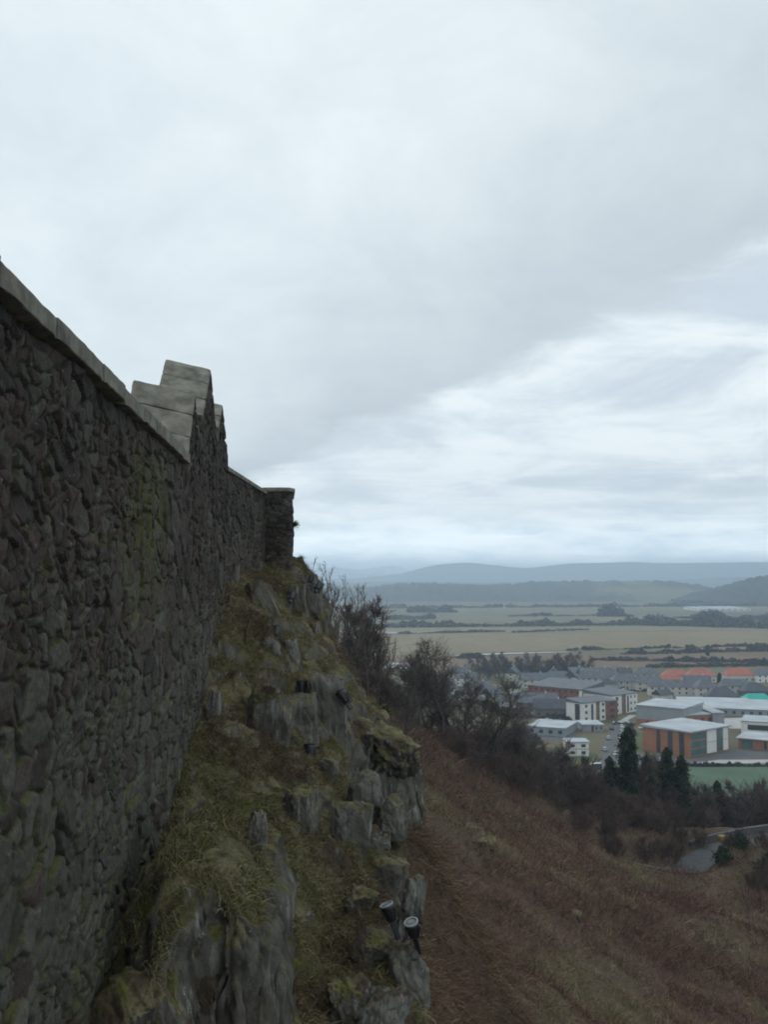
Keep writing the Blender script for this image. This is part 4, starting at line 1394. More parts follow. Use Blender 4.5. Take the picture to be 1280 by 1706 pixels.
floodlight(643, 1522, 16.4, (-.08, -.34), .3, 'upper left of the two near floodlights, its rim seen edge on', .8, 'steel', (648, 1562))
floodlight(680, 1546, 15.8, (.34, -.22), -.1, 'lower right of the two near floodlights, its round glass showing', .8, 'steel', (688, 1592))
floodlight(517, 1252, 26.4, (-.35, .12), .6, 'black floodlight at the foot of the tall rock pillar')
floodlight(503, 1146, 28.5, (-.3, -.1), -.2, 'black floodlight on top of the pale slab beside the pillar')
floodlight(572, 1161, 30.0, (-.5, -.5), .4, 'black floodlight behind the top right of the pillar')
floodlight(461, 1054, 31.0, (-.8, .4), .3, 'black floodlight on the upper crag above a small pale leaning rock')
floodlight(487, 994, 36.0, (-.8, .6), .3, 'black floodlight under the tower corner', .9)
floodlight(518, 965, 39.0, (-.4, .3), .2, 'topmost small black floodlight on the skyline under the tower', .7)
floodlight(531, 978, 38.5, (-.6, .9), .5, 'black floodlight on the skyline above the upright pale rock', .9)


# ================================================================== TOWN
def house(name, label, px, py, w, d, h, rh, rot, wall, roof, hip=.0, wins=3, floors=2, chimney=True, group=None, cat='house', base=PLAIN, over=.35, front_door=True):
    """px, py: middle of the foot of the wall facing the camera; w, d, h, rh in metres; hip 0 gable .. 1 pyramid"""
    p = gp(px, py, base)
    root = empty(name, tuple(p + np.array([-sin(rot) * d / 2, cos(rot) * d / 2, 0])), rot, label=label, cat=cat, group=group)
    a, b = w / 2, d / 2
    wl = MB().box(-a, a, -b, b, -.5, h)
    if not hip:
        for sx in (-1, 1):
            wl.add([(sx * a, -b, h), (sx * a, b, h), (sx * a, 0, h + rh)], [(0, 1, 2)])
    wl.build('wall', MAT[wall], root)
    k = min(a * hip, a * .98)
    e = over
    zr = h - e * rh / (b + e) * .9
    r_ = MB()
    A_, B_ = a + e, b + e
    t_ = .18
    ridge_x = A_ - k if hip else A_
    lo = [(-A_, -B_, zr), (A_, -B_, zr), (A_, B_, zr), (-A_, B_, zr)]
    hi_ = [(-ridge_x, 0, h + rh), (ridge_x, 0, h + rh)]
    up_ = [(x_, y_, z_ + t_) for x_, y_, z_ in lo + hi_]
    r_.add(lo + hi_ + up_, [(6, 7, 11, 10), (8, 9, 10, 11), (7, 8, 11), (9, 6, 10), (0, 4, 5, 1), (2, 5, 4, 3), (1, 5, 2), (3, 4, 0),
                            (0, 1, 7, 6), (1, 2, 8, 7), (2, 3, 9, 8), (3, 0, 6, 9)])
    rf = r_.build('roof', MAT[roof], root)
    if chimney:
        cx = a * .45
        MB().box(cx - .4, cx + .4, -.3, .3, h + rh * .7, h + rh + .9).box(cx - .46, cx + .46, -.36, .36, h + rh + .903, h + rh + 1.0).build('chimney', MAT['cream' if wall != 'brick' else 'brick'], rf)
    fh = h / floors
    for f in range(floors):
        for i in range(wins):
            xx = -a + w * (i + .5) / wins
            if f == 0 and i == wins // 2 and front_door:
                dm = MB().box(xx - .5, xx + .5, -b - .06, -b + .05, 0, 2.05).build('door', MAT['door'], root)
                continue
            MB().box(xx - .55, xx + .55, -b - .05, -b + .05, f * fh + .9, f * fh + 2.15).build('window', MAT['pane'], root)
    for f in range(floors):
        for sx in (-1, 1):
            MB().box(sx * a - .05, sx * a + .05, -.6, .6, f * fh + .9, f * fh + 2.1).build('window', MAT['pane'], root)
    return root


def mwid(px_w, py):
    return px_w * gp(640, py)[1] / F_PX


# red roofed bungalows and the rows of grey roofed houses
R_ = lambda d_: radians(d_)
house('bungalow', 'red roofed house at the left of the red roofed row, beside a grey one', 1122, 1143, 17, 9, 3.6, 4.0, R_(14), 'cream', 'red', .55, 4, 1, False, 'red roofed houses')
house('bungalow', 'red roofed house set back behind the leftmost red roof', 1128, 1134, 18, 9, 3.6, 3.6, R_(-8), 'cream', 'red', .5, 4, 1, False, 'red roofed houses')
house('bungalow', 'red roofed house in the middle, left of a dark tree gap', 1171, 1137, 19, 10, 4.4, 4.2, R_(-3), 'cream', 'red', .45, 5, 1, False, 'red roofed houses')
house('bungalow', 'red roofed house farthest right of the red roofed row', 1236, 1136, 19.5, 10, 4.6, 4.2, R_(2), 'cream', 'red', .35, 5, 1, False, 'red roofed houses')
rows = [  # px, py, w m, d, h, roof h, rot, wall, roof, hip, label
    (1079, 1137, 16, 9, 5.4, 4.0, -8, 'cream', 'slate', .35, 'grey roofed cream house directly left of the red roofs'),
    (1277, 1137, 12, 9, 5.0, 3.6, 5, 'white', 'slate', .4, 'grey roofed white house right of the last red roof'),
    (1046, 1149, 20, 9, 5.2, 4.2, 12, 'cream', 'slate', .5, 'wide hipped grey roof house behind the farther white flats'),
    (1018, 1140, 14, 8, 5.2, 4.0, 4, 'cream', 'slate', .3, 'grey roofed house with a pale end behind the wide hipped one'),
    (988, 1143, 16, 8, 5.2, 4.2, -10, 'cream', 'slate', .0, 'gabled grey roof house behind the dark pyramid roof'),
    (963, 1141, 9, 8, 5.4, 4.4, 70, 'white', 'slate', .0, 'house with a white gable end facing the hill'),
    (933, 1142, 16, 8, 5.0, 4.0, 8, 'cream', 'slate', .3, 'grey roofed cream house behind the right half of the brick flats'),
    (893, 1146, 18, 8, 5.2, 4.0, 5, 'cream', 'slate', .0, 'long grey roofed cream house behind the left half of the brick flats'),
    (1016, 1158, 17, 9, 5.0, 4.6, 10, 'dark_wall', 'slate2', .9, 'dark pyramid roofed house behind the white flats'),
    (1085, 1151, 18, 8, 5.2, 3.6, 5, 'cream', 'slate', .2, 'cream terrace at the left under the red roofs'),
    (1122, 1159, 28, 8, 5.4, 3.8, -6, 'cream', 'slate', .15, 'long cream terrace with a grey roof behind the metal clad hall'),
    (1164, 1150, 16, 8, 5.0, 4.0, -12, 'cream', 'slate', .0, 'gabled cream house under the middle red roof'),
    (1181, 1161, 14, 9, 5.4, 4.8, 10, 'cream', 'slate', .8, 'hipped slate roof house above the pale shed roofs'),
    (1207, 1169, 19, 10, 3.0, 4.8, -4, 'dark_wall', 'slate2', .7, 'low dark hipped roof building left of the teal roof'),
    (1228, 1157, 18, 8, 5.2, 3.8, -4, 'cream', 'slate', .3, 'cream house with grey hipped roof beyond the low dark one'),
    (1264, 1161, 17, 9, 3.4, 4.4, 8, 'dark_wall', 'slate2', .6, 'dark roofed house directly behind the teal roof'),
    (1112, 1170, 9, 7, 4.2, 2.8, 25, 'cream', 'slate2', .0, 'small sandy gabled house at the left behind the metal clad hall'),
    (868, 1160, 10, 8, 5.2, 4.0, 75, 'white', 'slate', .0, 'white gabled house at the left end of the brick flats'),
    (896, 1185, 22, 9, 4.6, 4.6, -3, 'dark_wall', 'slate', .0, 'dark stone building with a slate roof left of the white flats'),
    (920, 1195, 17, 8, 4.4, 4.4, -4, 'dark_wall', 'slate2', .0, 'nearer dark slate roofed building with a pale chimney'),
    (764, 1131, 14, 8, 4.6, 3.6, 3, 'white', 'slate', .0, 'white house with a dark roof behind the tall bare trees, the farthest one'),
    (775, 1143, 14, 8, 5.0, 3.8, -10, 'white', 'slate', .0, 'white walled house between the trunks of the bare trees'),
    (758, 1162, 11, 8, 5.2, 3.6, 60, 'white', 'slate', .0, 'white gable end house seen through the tall bare tree'),
    (783, 1170, 13, 8, 4.6, 3.6, -20, 'white', 'slate2', .0, 'white house with dark roof low behind the bare trees'),
    (736, 1176, 12, 8, 4.6, 3.8, 15, 'cream', 'slate', .0, 'cream house left of the trunk of the tall bare tree'),
    (830, 1172, 10, 8, 5.2, 3.8, 40, 'white', 'slate', .0, 'white house behind the broad bare tree'),
    (845, 1184, 9, 7, 4.8, 3.6, -30, 'white', 'slate', .0, 'nearer white house behind the broad bare tree'),
    (800, 1160, 14, 8, 4.6, 4.0, 10, 'cream', 'slate', .0, 'grey roofed house between the two big bare trees'),
    (665, 1117, 30, 12, 4.0, 1.2, 4, 'white', 'flat', .0, 'long low white building behind the slender trees'),
    (612, 1092, 26, 12, 4.0, 1.4, 0, 'white', 'flat', .0, 'pale shed glimpsed through the slender trees'),
    (700, 1150, 16, 9, 5.0, 3.6, -5, 'cream', 'slate', .0, 'slate roofed house left behind the bare trees'),
]
for px, py, w, d_, h, rh, rot, wl, rf, hip, lab in rows:
    house('house', lab, px, py, w, d_, h, rh, R_(rot), wl, rf, hip, max(2, int(w / 4)), 2 if h > 4.5 else 1, hip < .3 and w > 9)


for i in range(9):
    house('house', 'small grey roofed house in the crowded back row of the estate behind the brick flats', 872 + 22 * i + rt.uniform(-8, 8), 1134 + rt.uniform(-3, 2), rt.uniform(9, 14), 8, 5.2, 3.6, R_(rt.choice((-12, 4, 10, 70, 80))), rt.choice(('cream', 'white', 'cream')), rt.choice(('slate', 'slate', 'slate2')), 0, 3, 2, True, 'back row houses of the estate')


def block(name, label, cat, A, B, C, h, wall, roof, slope=0.0, bands=(), floors=3, group=None, over=.4, parapet=.35, splits=None):
    """building from three picture points of its foot: corner B nearest, walls B-A and B-C. bands: (side, f0, f1, z0, z1, material, part name)"""
    a, b, c = gp(*A), gp(*B), gp(*C)
    ub = c - b
    lb = np.linalg.norm(ub)
    ang = math.atan2(ub[1], ub[0])
    la = np.linalg.norm(a - b)
    root = empty(name, tuple(b), ang, label=label, cat=cat, group=group)
    MB().box(0, lb, 0, la, -.5, h).build('wall', MAT[wall], root)
    r_ = MB()
    o_ = over
    r_.add([(-o_, -o_, h + .003), (lb + o_, -o_, h + .003), (lb + o_, la + o_, h + .003), (-o_, la + o_, h + .003),
            (-o_, -o_, h + parapet), (lb + o_, -o_, h + parapet), (lb + o_, la + o_, h + parapet + slope), (-o_, la + o_, h + parapet + slope)],
           [(3, 2, 1, 0), (4, 5, 6, 7), (0, 1, 5, 4), (1, 2, 6, 5), (2, 3, 7, 6), (3, 0, 4, 7)])
    r_.build('roof', MAT[roof], root)
    for side, f0, f1, z0, z1, mt, nm, proud in bands:
        m_ = MB()
        if side == 'c':
            m_.box(lb * f0, lb * f1, -proud, .05, z0 * h, z1 * h)
        else:
            m_.box(-proud, .05, la * f0, la * f1, z0 * h, z1 * h)
        m_.build(nm, MAT[mt], root)
    return root


def winrow(side, n, floors, z=.0, wf=.35, mt='pane', f0=0.0, f1=1.0, proud=.08):
    out = []
    for f in range(floors):
        for i in range(n):
            c_ = f0 + (f1 - f0) * (i + .5) / n
            hw = (f1 - f0) * wf / n / 2
            out.append((side, c_ - hw, c_ + hw, (f + .32) / floors, (f + .74) / floors, mt, 'window', proud))
    return out


# orange school building in front
bands = [('a', .12, .22, 0, .96, 'pane', 'window', .09), ('a', .36, .46, 0, .96, 'pane', 'window', .09), ('a', .62, .70, 0, .96, 'pane', 'window', .09),
         ('c', .02, .40, .05, .30, 'tealpane', 'glazing', .09), ('c', .02, .40, .36, .62, 'tealpane', 'glazing', .09), ('c', .02, .40, .68, .94, 'tealpane', 'glazing', .09),
         ('c', .42, .66, .03, .47, 'white', 'panel', .14), ('c', .42, .66, .49, .97, 'white', 'panel', .14), ('c', .68, .82, .05, .95, 'tealpane', 'glazing', .09),
         ('c', .84, .97, .03, .47, 'white', 'panel', .14), ('c', .84, .97, .49, .97, 'white', 'panel', .14)]
block('school', 'orange clad three storey school block with white panels and pale curved roof', 'school', (1076, 1249), (1151, 1262), (1216, 1249), 9.6, 'orange', 'flat', .5, bands, over=.8, parapet=.5)
# grey metal clad hall behind
bands = [('c', .0, .98, .0, .30, 'orange', 'brick_base', .12), ('c', .22, .27, .02, .22, 'pane', 'door', .16), ('c', .70, .76, .02, .24, 'pane', 'door', .16)]
block('sports_hall', 'grey metal clad hall with an orange base', 'hall', (1072, 1196), (1061, 1206), (1140, 1214), 9.0, 'clad', 'flat', 1.0, bands)
block('school_wing', 'orange brick wing with pale flat roof right of the metal clad hall', 'school', (1150, 1203), (1142, 1213), (1189, 1210), 5.6, 'orange', 'flat', .2, winrow('c', 4, 1))
block('plant_room', 'grey clad cube at the right end of the orange wing', 'building', (1196, 1203), (1189, 1211), (1208, 1211), 6.4, 'clad', 'clad', .1, [('c', .2, .4, .0, .35, 'pane', 'door', .1)])
block('sports_shed', 'long pale roofed shed directly behind the metal clad hall', 'building', (1140, 1176), (1146, 1190), (1290, 1196), 3.6, 'clad', 'flat', 1.0, winrow('c', 10, 1), over=.6)
block('sports_shed', 'farther long shed with a pale ribbed roof', 'building', (1128, 1174), (1132, 1179), (1252, 1182), 3.0, 'white', 'flat', 1.2, winrow('c', 8, 1), over=.6)
block('school_annex', 'white roofed annex with dark clerestory at the right edge', 'building', (1240, 1216), (1236, 1226), (1330, 1232), 6.5, 'white', 'flat', .2, [('c', .12, 1.0, .45, .80, 'pane', 'window', .09)])
block('school_annex', 'low orange walled annex with a broad pale roof at the right edge', 'building', (1216, 1236), (1232, 1247), (1340, 1256), 4.2, 'orange', 'flat', .2, [('c', .05, .22, .1, .85, 'tealpane', 'glazing', .09), ('c', .40, .44, .1, .85, 'pane', 'window', .09)], over=1.0)
# white and brown flats
bands = winrow('c', 1, 3, wf=.30, f0=.02, f1=.30) + [('c', .36, .44, .06, .92, 'pane', 'stair_window', .1), ('c', .56, .70, 0, 1.0, 'brown', 'brown_panel', .12)] + winrow('c', 1, 3, wf=.35, f0=.72, f1=.97) + [('a', .15, .45, .1, .95, 'pane', 'window', .1)]
block('flats', 'nearer white block of flats with a brown panel and grey roof', 'flats', (957, 1199), (971, 1204), (1012, 1199), 9.2, 'white', 'slate', 1.4, bands)
block('flats', 'red brick end of the nearer white flats', 'flats', (1008, 1193), (1012, 1199.5), (1030, 1197), 8.9, 'brick', 'slate', 1.0, winrow('c', 1, 3))
bands = winrow('c', 1, 3, wf=.35, f0=.02, f1=.32) + [('c', .36, .52, 0, 1.0, 'brown', 'brown_panel', .12), ('c', .58, .64, .06, .92, 'pane', 'stair_window', .1)] + winrow('c', 2, 3, wf=.3, f0=.66, f1=.98)
block('flats', 'farther white block of flats with a brown panel beside the pale path', 'flats', (1010, 1183), (1022, 1191), (1063, 1185), 9.6, 'white', 'slate', 1.6, bands)
block('flats', 'low white wing with dark windows behind the nearer white flats', 'flats', (978, 1166), (976, 1174), (1018, 1177), 8.2, 'white', 'slate2', .8, winrow('c', 4, 3))
# long brick flats
block('flats', 'long red brick flats with a grey roof and white end', 'flats', (884, 1162), (880, 1170), (969, 1179), 9.5, 'brick', 'slate', 2.6, winrow('c', 9, 3, wf=.3) + [('c', .965, 1.02, .0, .96, 'white', 'end_panel', .1)])
# teal roofed building
house('pavilion', 'building with a bright teal sheet roof at the right edge', 1268, 1177, 17, 11, 2.6, 3.8, R_(3), 'dark_wall', 'teal', .5, 4, 1, False, cat='pavilion')
# small flat roofed buildings by the street
block('shed', 'low grey shed with a white flat roof beside the street', 'shed', (905, 1219), (942, 1228), (962, 1216), 3.6, 'clad', 'flat', .2, winrow('a', 4, 1, wf=.4))
block('portable_building', 'two storey white cabin stack in the grass below the street', 'cabin', (943, 1254), (946, 1260), (982, 1260), 5.4, 'white', 'flat', .1,
      winrow('c', 2, 2, wf=.4) + [('c', 0, 1, .50, .54, 'dark_wall', 'joint_band', .06)])
block('portable_building', 'pale blue single storey cabin beside the flats', 'cabin', (970, 1212), (972, 1219), (1006, 1219), 3.0, 'clad', 'flat', .1, [('c', .42, .52, .0, .85, 'pane', 'door', .1)] + winrow('c', 2, 1, f0=.55, f1=1.0))
for nm, px, py, lab in (('greenhouse', 1196, 1013, 'white glasshouse roof below the dark spur'),):
    pass
block('farm_shed', 'long white farm shed below the dark wooded spur', 'farm shed', (1190, 1015), (1190, 1017.5), (1252, 1017.5), 4.5, 'white', 'flat', 2, winrow('c', 6, 1))
block('farm_shed', 'short white farm shed left of the long one', 'farm shed', (1166, 1015.5), (1166, 1018), (1187, 1018), 4.5, 'white', 'flat', 2, winrow('c', 3, 1))

# streets and ground of the town
sheet('street', [(1005, 1290), (1050, 1290), (1048, 1250), (1046, 1215), (1052, 1204), (1020, 1204), (1016, 1215), (1010, 1235), (1000, 1255)], MAT['asphalt'], .05, 'grey street lined with parked cars', 'street')
sheet('path', [(1020, 1207), (1052, 1206), (1047, 1200), (1062, 1192), (1050, 1191), (1036, 1199)], MAT['paving'], .10, 'pale paved path between the flats and the hall', 'path')
sheet('verge', [(985, 1209), (1020, 1204), (1034, 1199), (1024, 1197), (985, 1205)], MAT['verge'], .10, 'grass in front of the white flats', 'grass')
sheet('verge', [(1052, 1250), (1076, 1252), (1074, 1222), (1054, 1216)], MAT['verge'], .10, 'grass strip between street and school', 'grass')
sheet('verge', [(925, 1275), (1000, 1282), (995, 1256), (920, 1240)], MAT['verge'], .05, 'rough grass below the white cabins', 'grass')
sheet('car_park', [(1052, 1276), (1155, 1275), (1300, 1260), (1300, 1244), (1222, 1250), (1150, 1266), (1055, 1254)], MAT['asphalt'], .06, 'tarmac yard in front of the orange school', 'car park')
sheet('path', [(1150, 1272), (1300, 1272), (1300, 1266), (1200, 1266)], MAT['paving'], .10, 'pale pavement at the front of the school yard', 'path')
sheet('pitch', [(1100, 1278), (1300, 1278), (1320, 1330), (1090, 1330)], MAT['pitch'], .08, 'green sports pitch below the school', 'sports pitch')
sheet('yard', [(860, 1207), (955, 1207), (965, 1232), (870, 1235)], MAT['asphalt'], .04, 'grey yard around the low shed', 'yard')
sheet('yard', [(1205, 1214), (1255, 1214), (1250, 1195), (1208, 1197)], MAT['paving'], .04, 'pale paved yard between the school wings', 'yard')


# ------------------------------------------------------------------ vehicles
def make_car(paint):
    root = empty('parked_car', (0, 0, 0), label='x', cat='car', group='cars in the street below')
    prof = [(-2.1, .35), (-2.1, .82), (-1.95, .92), (-1.1, .98), (1.0, .98), (1.95, .85), (2.1, .70), (2.1, .35)]
    b_ = MB()
    n_ = len(prof)
    b_.add([(x_, -.86, z_) for x_, z_ in prof] + [(x_, .86, z_) for x_, z_ in prof], [tuple(range(n_)), tuple(range(2 * n_ - 1, n_ - 1, -1))] + [(i, n_ + i, n_ + (i + 1) % n_, (i + 1) % n_) for i in range(n_)])
    b_.build('body', MAT[paint], root, bevel=.06)
    MB().add([(-1.75, -.80, .975), (.95, -.80, .975), (.95, .80, .975), (-1.75, .80, .975), (-1.35, -.64, 1.42), (.35, -.64, 1.42), (.35, .64, 1.42), (-1.35, .64, 1.42)],
             [(3, 2, 1, 0), (4, 5, 6, 7), (0, 1, 5, 4), (1, 2, 6, 5), (2, 3, 7, 6), (3, 0, 4, 7)]).build('windows', MAT['pane'], root)
    MB().box(-1.33, .33, -.63, .63, 1.423, 1.46).build('car_roof', MAT[paint], root, bevel=.02)
    for sx in (-1.3, 1.3):
        for sy in (-.80, .80):
            w_ = MB().lathe([(0, -.1), (.31, -.1), (.33, 0), (.31, .1), (0, .1)], 14).build('wheel', MAT['tyre'], root, True)
            w_.location = (sx, sy, .33)
            w_.rotation_euler = (pi / 2, 0, 0)
    return root


protos = {k: make_car(k) for k in ('carwhite', 'cardark', 'carred', 'carsilver')}
first_car = set()
cars = [(1037, 1213, 'carwhite', 80, 'white car at the far end of the parked line'), (1036.5, 1220, 'carsilver', 80, 'silver car second from the far end of the parked line'), (1036, 1227, 'carsilver', 80, 'silver car in the middle of the parked line'),
        (1035, 1235, 'carwhite', 80, 'bright white car in the parked line, nearest but two'), (1033, 1243, 'carred', 80, 'dark red car in the parked line'), (1028, 1259, 'carwhite', 60, 'white car alone near the evergreen tree tops'),
        (1020, 1216, 'cardark', 85, 'dark car on the left side of the street, farthest'), (1014, 1232, 'carsilver', 85, 'silver car driving on the left of the street'), (1008, 1251, 'carsilver', 85, 'silver car at the near left of the street'),
        (1027, 1207, 'cardark', 20, 'dark car where the pale path begins'), (1042, 1208, 'cardark', 160, 'second dark car where the pale path begins'), (935, 1203, 'carred', 5, 'red car in the yard left of the flats'), (950, 1206, 'carwhite', 10, 'white car in the yard beside the flats'),
        (1062, 1262, 'carsilver', 30, 'silver car in the yard before the school corner'), (1072, 1266, 'cardark', 10, 'dark car in the yard before the school corner'), (1090, 1268, 'cardark', 5, 'dark car below the orange school wall'), (1104, 1270, 'carsilver', 0, 'silver car below the orange school wall'), (1085, 1216, 'carred', 0, 'red car in front of the metal clad hall'), (1073, 1215, 'carwhite', 0, 'white car in front of the metal clad hall'),
        (755, 1212, 'carwhite', 10, 'white car below the tall bare tree'), (800, 1205, 'cardark', 10, 'dark blue car between the two big bare trees'), (914, 1202, 'carwhite', 0, 'white car before the dark slate roofed building')]
for px, py, k, rz, lab in cars:
    p = gp(px, py)
    p = (p[0], p[1], PLAIN + .12)
    if k not in first_car:
        first_car.add(k)
        o = protos[k]
        o.location, o.rotation_euler = p, (0, 0, R_(rz))
        o['label'] = lab
    else:
        dup(protos[k], p, R_(rz), 1.0, lab)
van = empty('minibus', tuple(gp(989, 1283) + np.array([0, 0, .1])), R_(28), label='dark minibus with a pale roof at the near end of the street', cat='minibus')
MB().box(-3.4, 3.4, -1.0, 1.0, .35, 1.5).build('body', MAT['cardark'], van, bevel=.1)
MB().box(-3.35, 3.2, -.96, .96, 1.503, 2.2).build('windows', MAT['pane'], van, bevel=.05)
MB().box(-3.4, 3.3, -1.0, 1.0, 2.203, 2.4).build('van_roof', MAT['carwhite'], van, bevel=.06)
for sx in (-2.2, 2.2):
    for sy in (-.95, .95):
        w_ = MB().lathe([(0, -.12), (.36, -.12), (.38, 0), (.36, .12), (0, .12)], 14).build('wheel', MAT['tyre'], van, True)
        w_.location = (sx, sy, .38)
        w_.rotation_euler = (pi / 2, 0, 0)

# lane side: low stone wall and yellow grit bin
rw = dense(ROAD)
T = np.gradient(rw[:, :2], axis=0)
T /= np.linalg.norm(T, axis=1, keepdims=True)
side_ = rw[:, :2] + np.stack([-T[:, 1], T[:, 0]], -1) * 3.3
sel = (rw[:, 0] > 46) & (rw[:, 0] < 84)
sp, zp = side_[sel], rw[sel, 2]
n_ = len(sp)
Tn = np.stack([-T[sel][:, 1], T[sel][:, 0]], -1) * .22
V = np.concatenate([np.column_stack([sp - Tn, zp - .4]), np.column_stack([sp - Tn, zp + .85]), np.column_stack([sp + Tn, zp + .85]), np.column_stack([sp + Tn, zp - 2.5])])
F_ = np.concatenate([np.stack([np.arange(n_ - 1) + a_ * n_, np.arange(1, n_) + a_ * n_, np.arange(1, n_) + (a_ + 1) * n_, np.arange(n_ - 1) + (a_ + 1) * n_], -1) for a_ in range(3)])
rwall = empty('roadside_wall', (0, 0, 0), label='low grey stone wall along the far side of the lane', cat='wall')
mesh_np('wall_body', V, F_, MAT['wallstone'], rwall)
V2 = np.concatenate([np.column_stack([sp - Tn * 1.4, zp + .853]), np.column_stack([sp - Tn * 1.4, zp + .97]), np.column_stack([sp + Tn * 1.4, zp + .97]), np.column_stack([sp + Tn * 1.4, zp + .853])])
mesh_np('wall_coping', V2, F_, MAT['asphalt'], rwall)
bp = np.array([53.0, 150.0])
gb = empty('grit_bin', (50.2, 151.4, float(hz(50.2, 151.4))), R_(40), label='yellow grit bin beside the lane wall', cat='grit bin')
MB().add([(-.55, -.35, .0), (.55, -.35, 0), (.55, .35, 0), (-.55, .35, 0), (-.65, -.42, .75), (.65, -.42, .75), (.65, .42, .85), (-.65, .42, .85)],
         [(3, 2, 1, 0), (4, 5, 6, 7), (0, 1, 5, 4), (1, 2, 6, 5), (2, 3, 7, 6), (3, 0, 4, 7)]).build('bin_body', MAT['yellow'], gb, bevel=.04)
MB().add([(-.70, -.47, .76), (.70, -.47, .76), (.70, .46, .865), (-.70, .46, .865), (-.62, -.38, .90), (.62, -.38, .90), (.62, .38, 1.0), (-.62, .38, 1.0)],
         [(3, 2, 1, 0), (4, 5, 6, 7), (0, 1, 5, 4), (1, 2, 6, 5), (2, 3, 7, 6), (3, 0, 4, 7)]).build('lid', MAT['yellow'], gb, bevel=.03)
gb.scale = (.95, .95, .95)


# ------------------------------------------------------------------ hedges, belts and copses of the plain
def clumps(name, pts, hgt, wid, label, mat, cat, seed, kind='stuff', per=70, fleck=.5):
    """a far belt of trees or hedge: many crowns made of small faces"""
    r = np.random.default_rng(seed)
    C, S = [], []
    for (x_, y_, z_), h_, w_ in zip(pts, hgt, wid):
        v_ = r.normal(size=(per, 3))
        v_ /= np.linalg.norm(v_, axis=1, keepdims=True)
        v_ *= (r.random((per, 1)) ** .4)
        v_ = v_ * np.array([w_ / 2, w_ / 2, h_ / 2])
        C.append(np.array([x_, y_, z_ + h_ / 2]) + v_)
        S.append(np.full(per, max(w_, h_) * fleck * .35))
    C = np.concatenate(C)
    S = np.concatenate(S)[:, None]
    n_ = len(C)
    A_ = r.normal(size=(n_, 3))
    A_ /= np.linalg.norm(A_, axis=1, keepdims=True)
    B_ = np.cross(A_, r.normal(size=(n_, 3)))
    B_ /= np.linalg.norm(B_, axis=1, keepdims=True)
    V = np.stack([C - A_ * S, C + B_ * S * .6, C + A_ * S, C - B_ * S * .6], 1).reshape(-1, 3)
    o = mesh_np(name, V, np.arange(n_ * 4).reshape(-1, 4), mat)
    return tag(o, label, cat, kind=kind)


MAT['hedge'] = plain_mat('far_hedge', (.058, .050, .042), .4, .05, .95)
MAT['copse'] = plain_mat('far_copse', (.026, .032, .024), .3, .03, .95)


def belt(name, a, b, n, h, w, label, seed, mat='hedge', cat='hedge', jit=1.0, gap=0.0, **kw):
    r = np.random.default_rng(seed)
    A_, B_ = gp(*a), gp(*b)
    pts, hs, ws = [], [], []
    for i in range(n):
        if r.random() < gap:
            continue
        f = (i + r.uniform(-.5, .5) * jit) / max(1, n - 1)
        p = A_ + (B_ - A_) * f + np.array([r.normal() * w * .3, r.normal() * w * .5, 0])
        k = r.uniform(.7, 1.15) * np.clip(.72 + .75 * float(vn3(i / 7.0, seed * 1.7, 0, seed)), .18, 1.4)
        pts.append((p[0], p[1], PLAIN - .5))
        hs.append(h * k)
        ws.append(w * r.uniform(.7, 1.3))
    return clumps(name, pts, hs, ws, label, MAT[mat], cat, seed, **kw)


belt('hedge', (610, 1046), (1160, 1040), 187, 9, 11, 'long dark hedge with trees across the middle of the plain', 401, gap=.06)
belt('hedge', (1060, 1041), (1300, 1047), 119, 17, 17, 'dark tree belt at the right of the plain', 402)
belt('hedge', (1130, 1030), (1290, 1034), 68, 12, 15, 'farther tree belt at the right of the plain', 403, gap=.06)
belt('hedge', (640, 1057), (840, 1052), 85, 3.5, 7, 'thin hedge line across the tan field', 404, gap=.06)
belt('hedge', (860, 1054), (980, 1049), 51, 2.5, 6, 'short faint hedge right of the thin one', 405, gap=.06)
belt('hedge', (950, 1083.5), (1300, 1076), 187, 3.6, 5, 'low dark hedge along the near edge of the olive field', 406, gap=.06)
belt('hedge', (1040, 1090), (1300, 1084), 102, 5.0, 7, 'scrubby bushes in the rough brown field', 407, gap=.06)
belt('hedge', (1000, 1100), (1280, 1104), 136, 4.2, 6, 'scrub along the back of the housing estate', 408, gap=.06)
belt('hedge', (640, 1033), (720, 1031), 44, 8, 12, 'dark hedge at the left of the green pasture', 409)
belt('hedge', (850, 1027), (1000, 1026), 57, 7, 12, 'hedge in front of the pale strip', 410, gap=.06)
belt('hedge', (560, 1014), (1300, 1010), 323, 9, 16, 'tree line along the foot of the wooded ridge', 411, gap=.06)
belt('copse', (686, 1020.5), (754, 1020.5), 60, 14, 15, 'flat topped dark copse on the left of the plain', 412, 'copse', 'copse')
belt('copse', (1002, 1027), (1046, 1027), 50, 19, 14, 'rounded dark copse in the middle of the plain', 413, 'copse', 'copse')
belt('hedge', (760, 1096), (800, 1097), 34, 6, 7, 'bushes at the left end of the river', 414)
belt('hedge', (1090, 1112), (1300, 1108), 102, 4.5, 6, 'garden hedges behind the red roofs', 415, gap=.06)
belt('hedge', (1145, 1277), (1300, 1276), 204, 1.7, 1.4, 'clipped dark hedge between the yard and the green pitch', 416, jit=.6)
belt('hedge', (860, 1214), (900, 1240), 68, 2.6, 3.0, 'scrub at the left of the low shed', 417)
belt('hedge', (1050, 1250), (1052, 1205), 85, 2.2, 2.4, 'dark hedge along the right side of the street', 418)
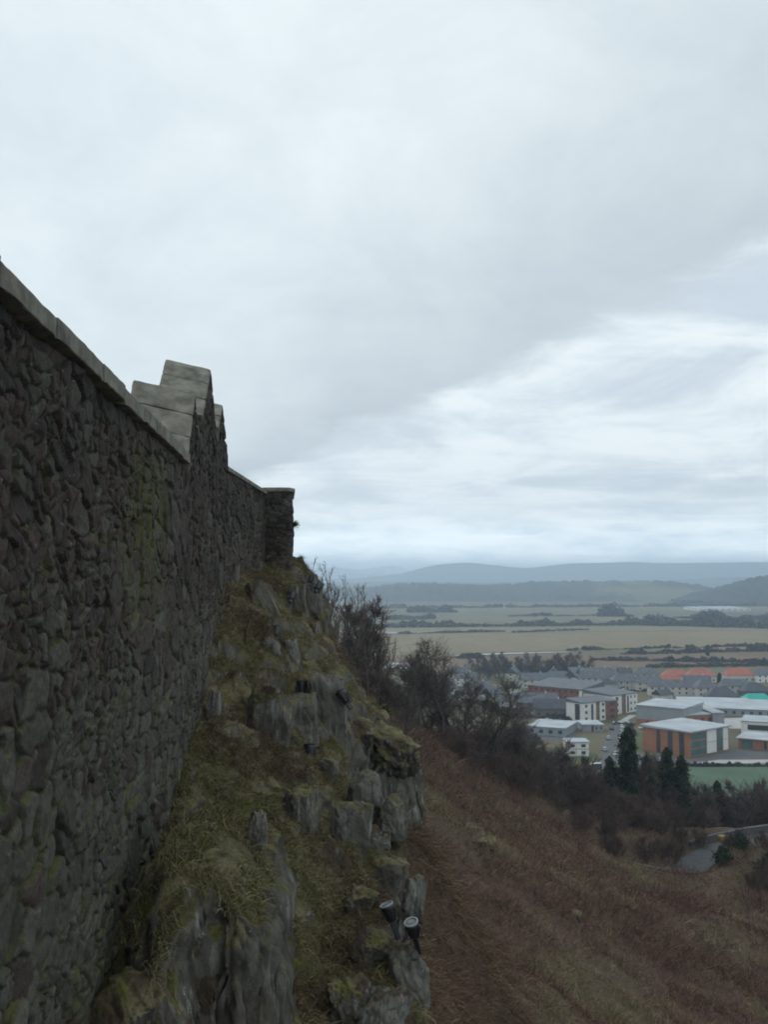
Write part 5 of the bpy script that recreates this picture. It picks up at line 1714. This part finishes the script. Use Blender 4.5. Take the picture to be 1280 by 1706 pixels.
belt('hedge', (840, 1192), (955, 1200), 102, 2.6, 3.2, 'dark garden shrubs in front of the slate roofed buildings', 419, gap=.06)
belt('hedge', (1100, 1146), (1280, 1146), 85, 2.2, 3.5, 'garden shrubs between the housing rows', 420, gap=.06)
belt('hedge', (860, 1152), (1080, 1152), 68, 2.4, 4, 'garden shrubs behind the brick flats', 421, gap=.06)
belt('hedge', (680, 1130), (860, 1196), 102, 4.0, 6, 'shrubs among the houses behind the bare trees', 422, gap=.06)
# row of dark bare trees behind the houses
k = 0
for i in range(27):
    px = 790 + 188 * i / 26 + rt.uniform(-3, 3)
    p = gp(px, 1130)
    t_ = dup(den[(i * 2) % 3], (p[0], p[1] + rt.uniform(-12, 12), PLAIN), rt.uniform(0, 6), (1.45, 1.45, rt.uniform(1.05, 1.5)), 'dark bare tree in the row behind the brick flats', 'row of trees behind the flats')
for i in range(14):
    px = rt.uniform(640, 800)
    p = gp(px, rt.uniform(1120, 1190))
    dup(den[i % 3], (p[0], p[1], PLAIN), rt.uniform(0, 6), rt.uniform(.6, .95), 'bare garden tree among the houses left of the flats', 'garden trees left of the flats')
for px, py, s, lab in ((808, 1119, .62, 'lone dark round evergreen at the left of the row of trees'), (696, 1116, .75, 'dark conifer beside the long low white building'), (1180, 1093, .62, 'dark tree standing in the rough brown field'), (1200, 1142, .5, 'dark green tree between two red roofed houses')):
    p = gp(px, py)
    dup(ev, (p[0], p[1], PLAIN), 0.4, (s * 1.6, s * 1.6, s), lab)

# ------------------------------------------------------------------ haze
m = bpy.data.materials.new('haze')
m.use_nodes = True
t_ = m.node_tree
t_.nodes.clear()
pv = N(t_, 'VolumePrincipled', {'Color': (.66, .83, 1.0), 'Density': 2.1e-4, 'Anisotropy': .6})
out = N(t_, 'OutputMaterial')
t_.links.new(pv.outputs[0], out.inputs['Volume'])
hb = MB().box(-12400, 12400, -300, 13500, PLAIN - 8, 178).build('haze', m)
tag(hb, 'thin pale haze over the valley', 'haze', kind='stuff')
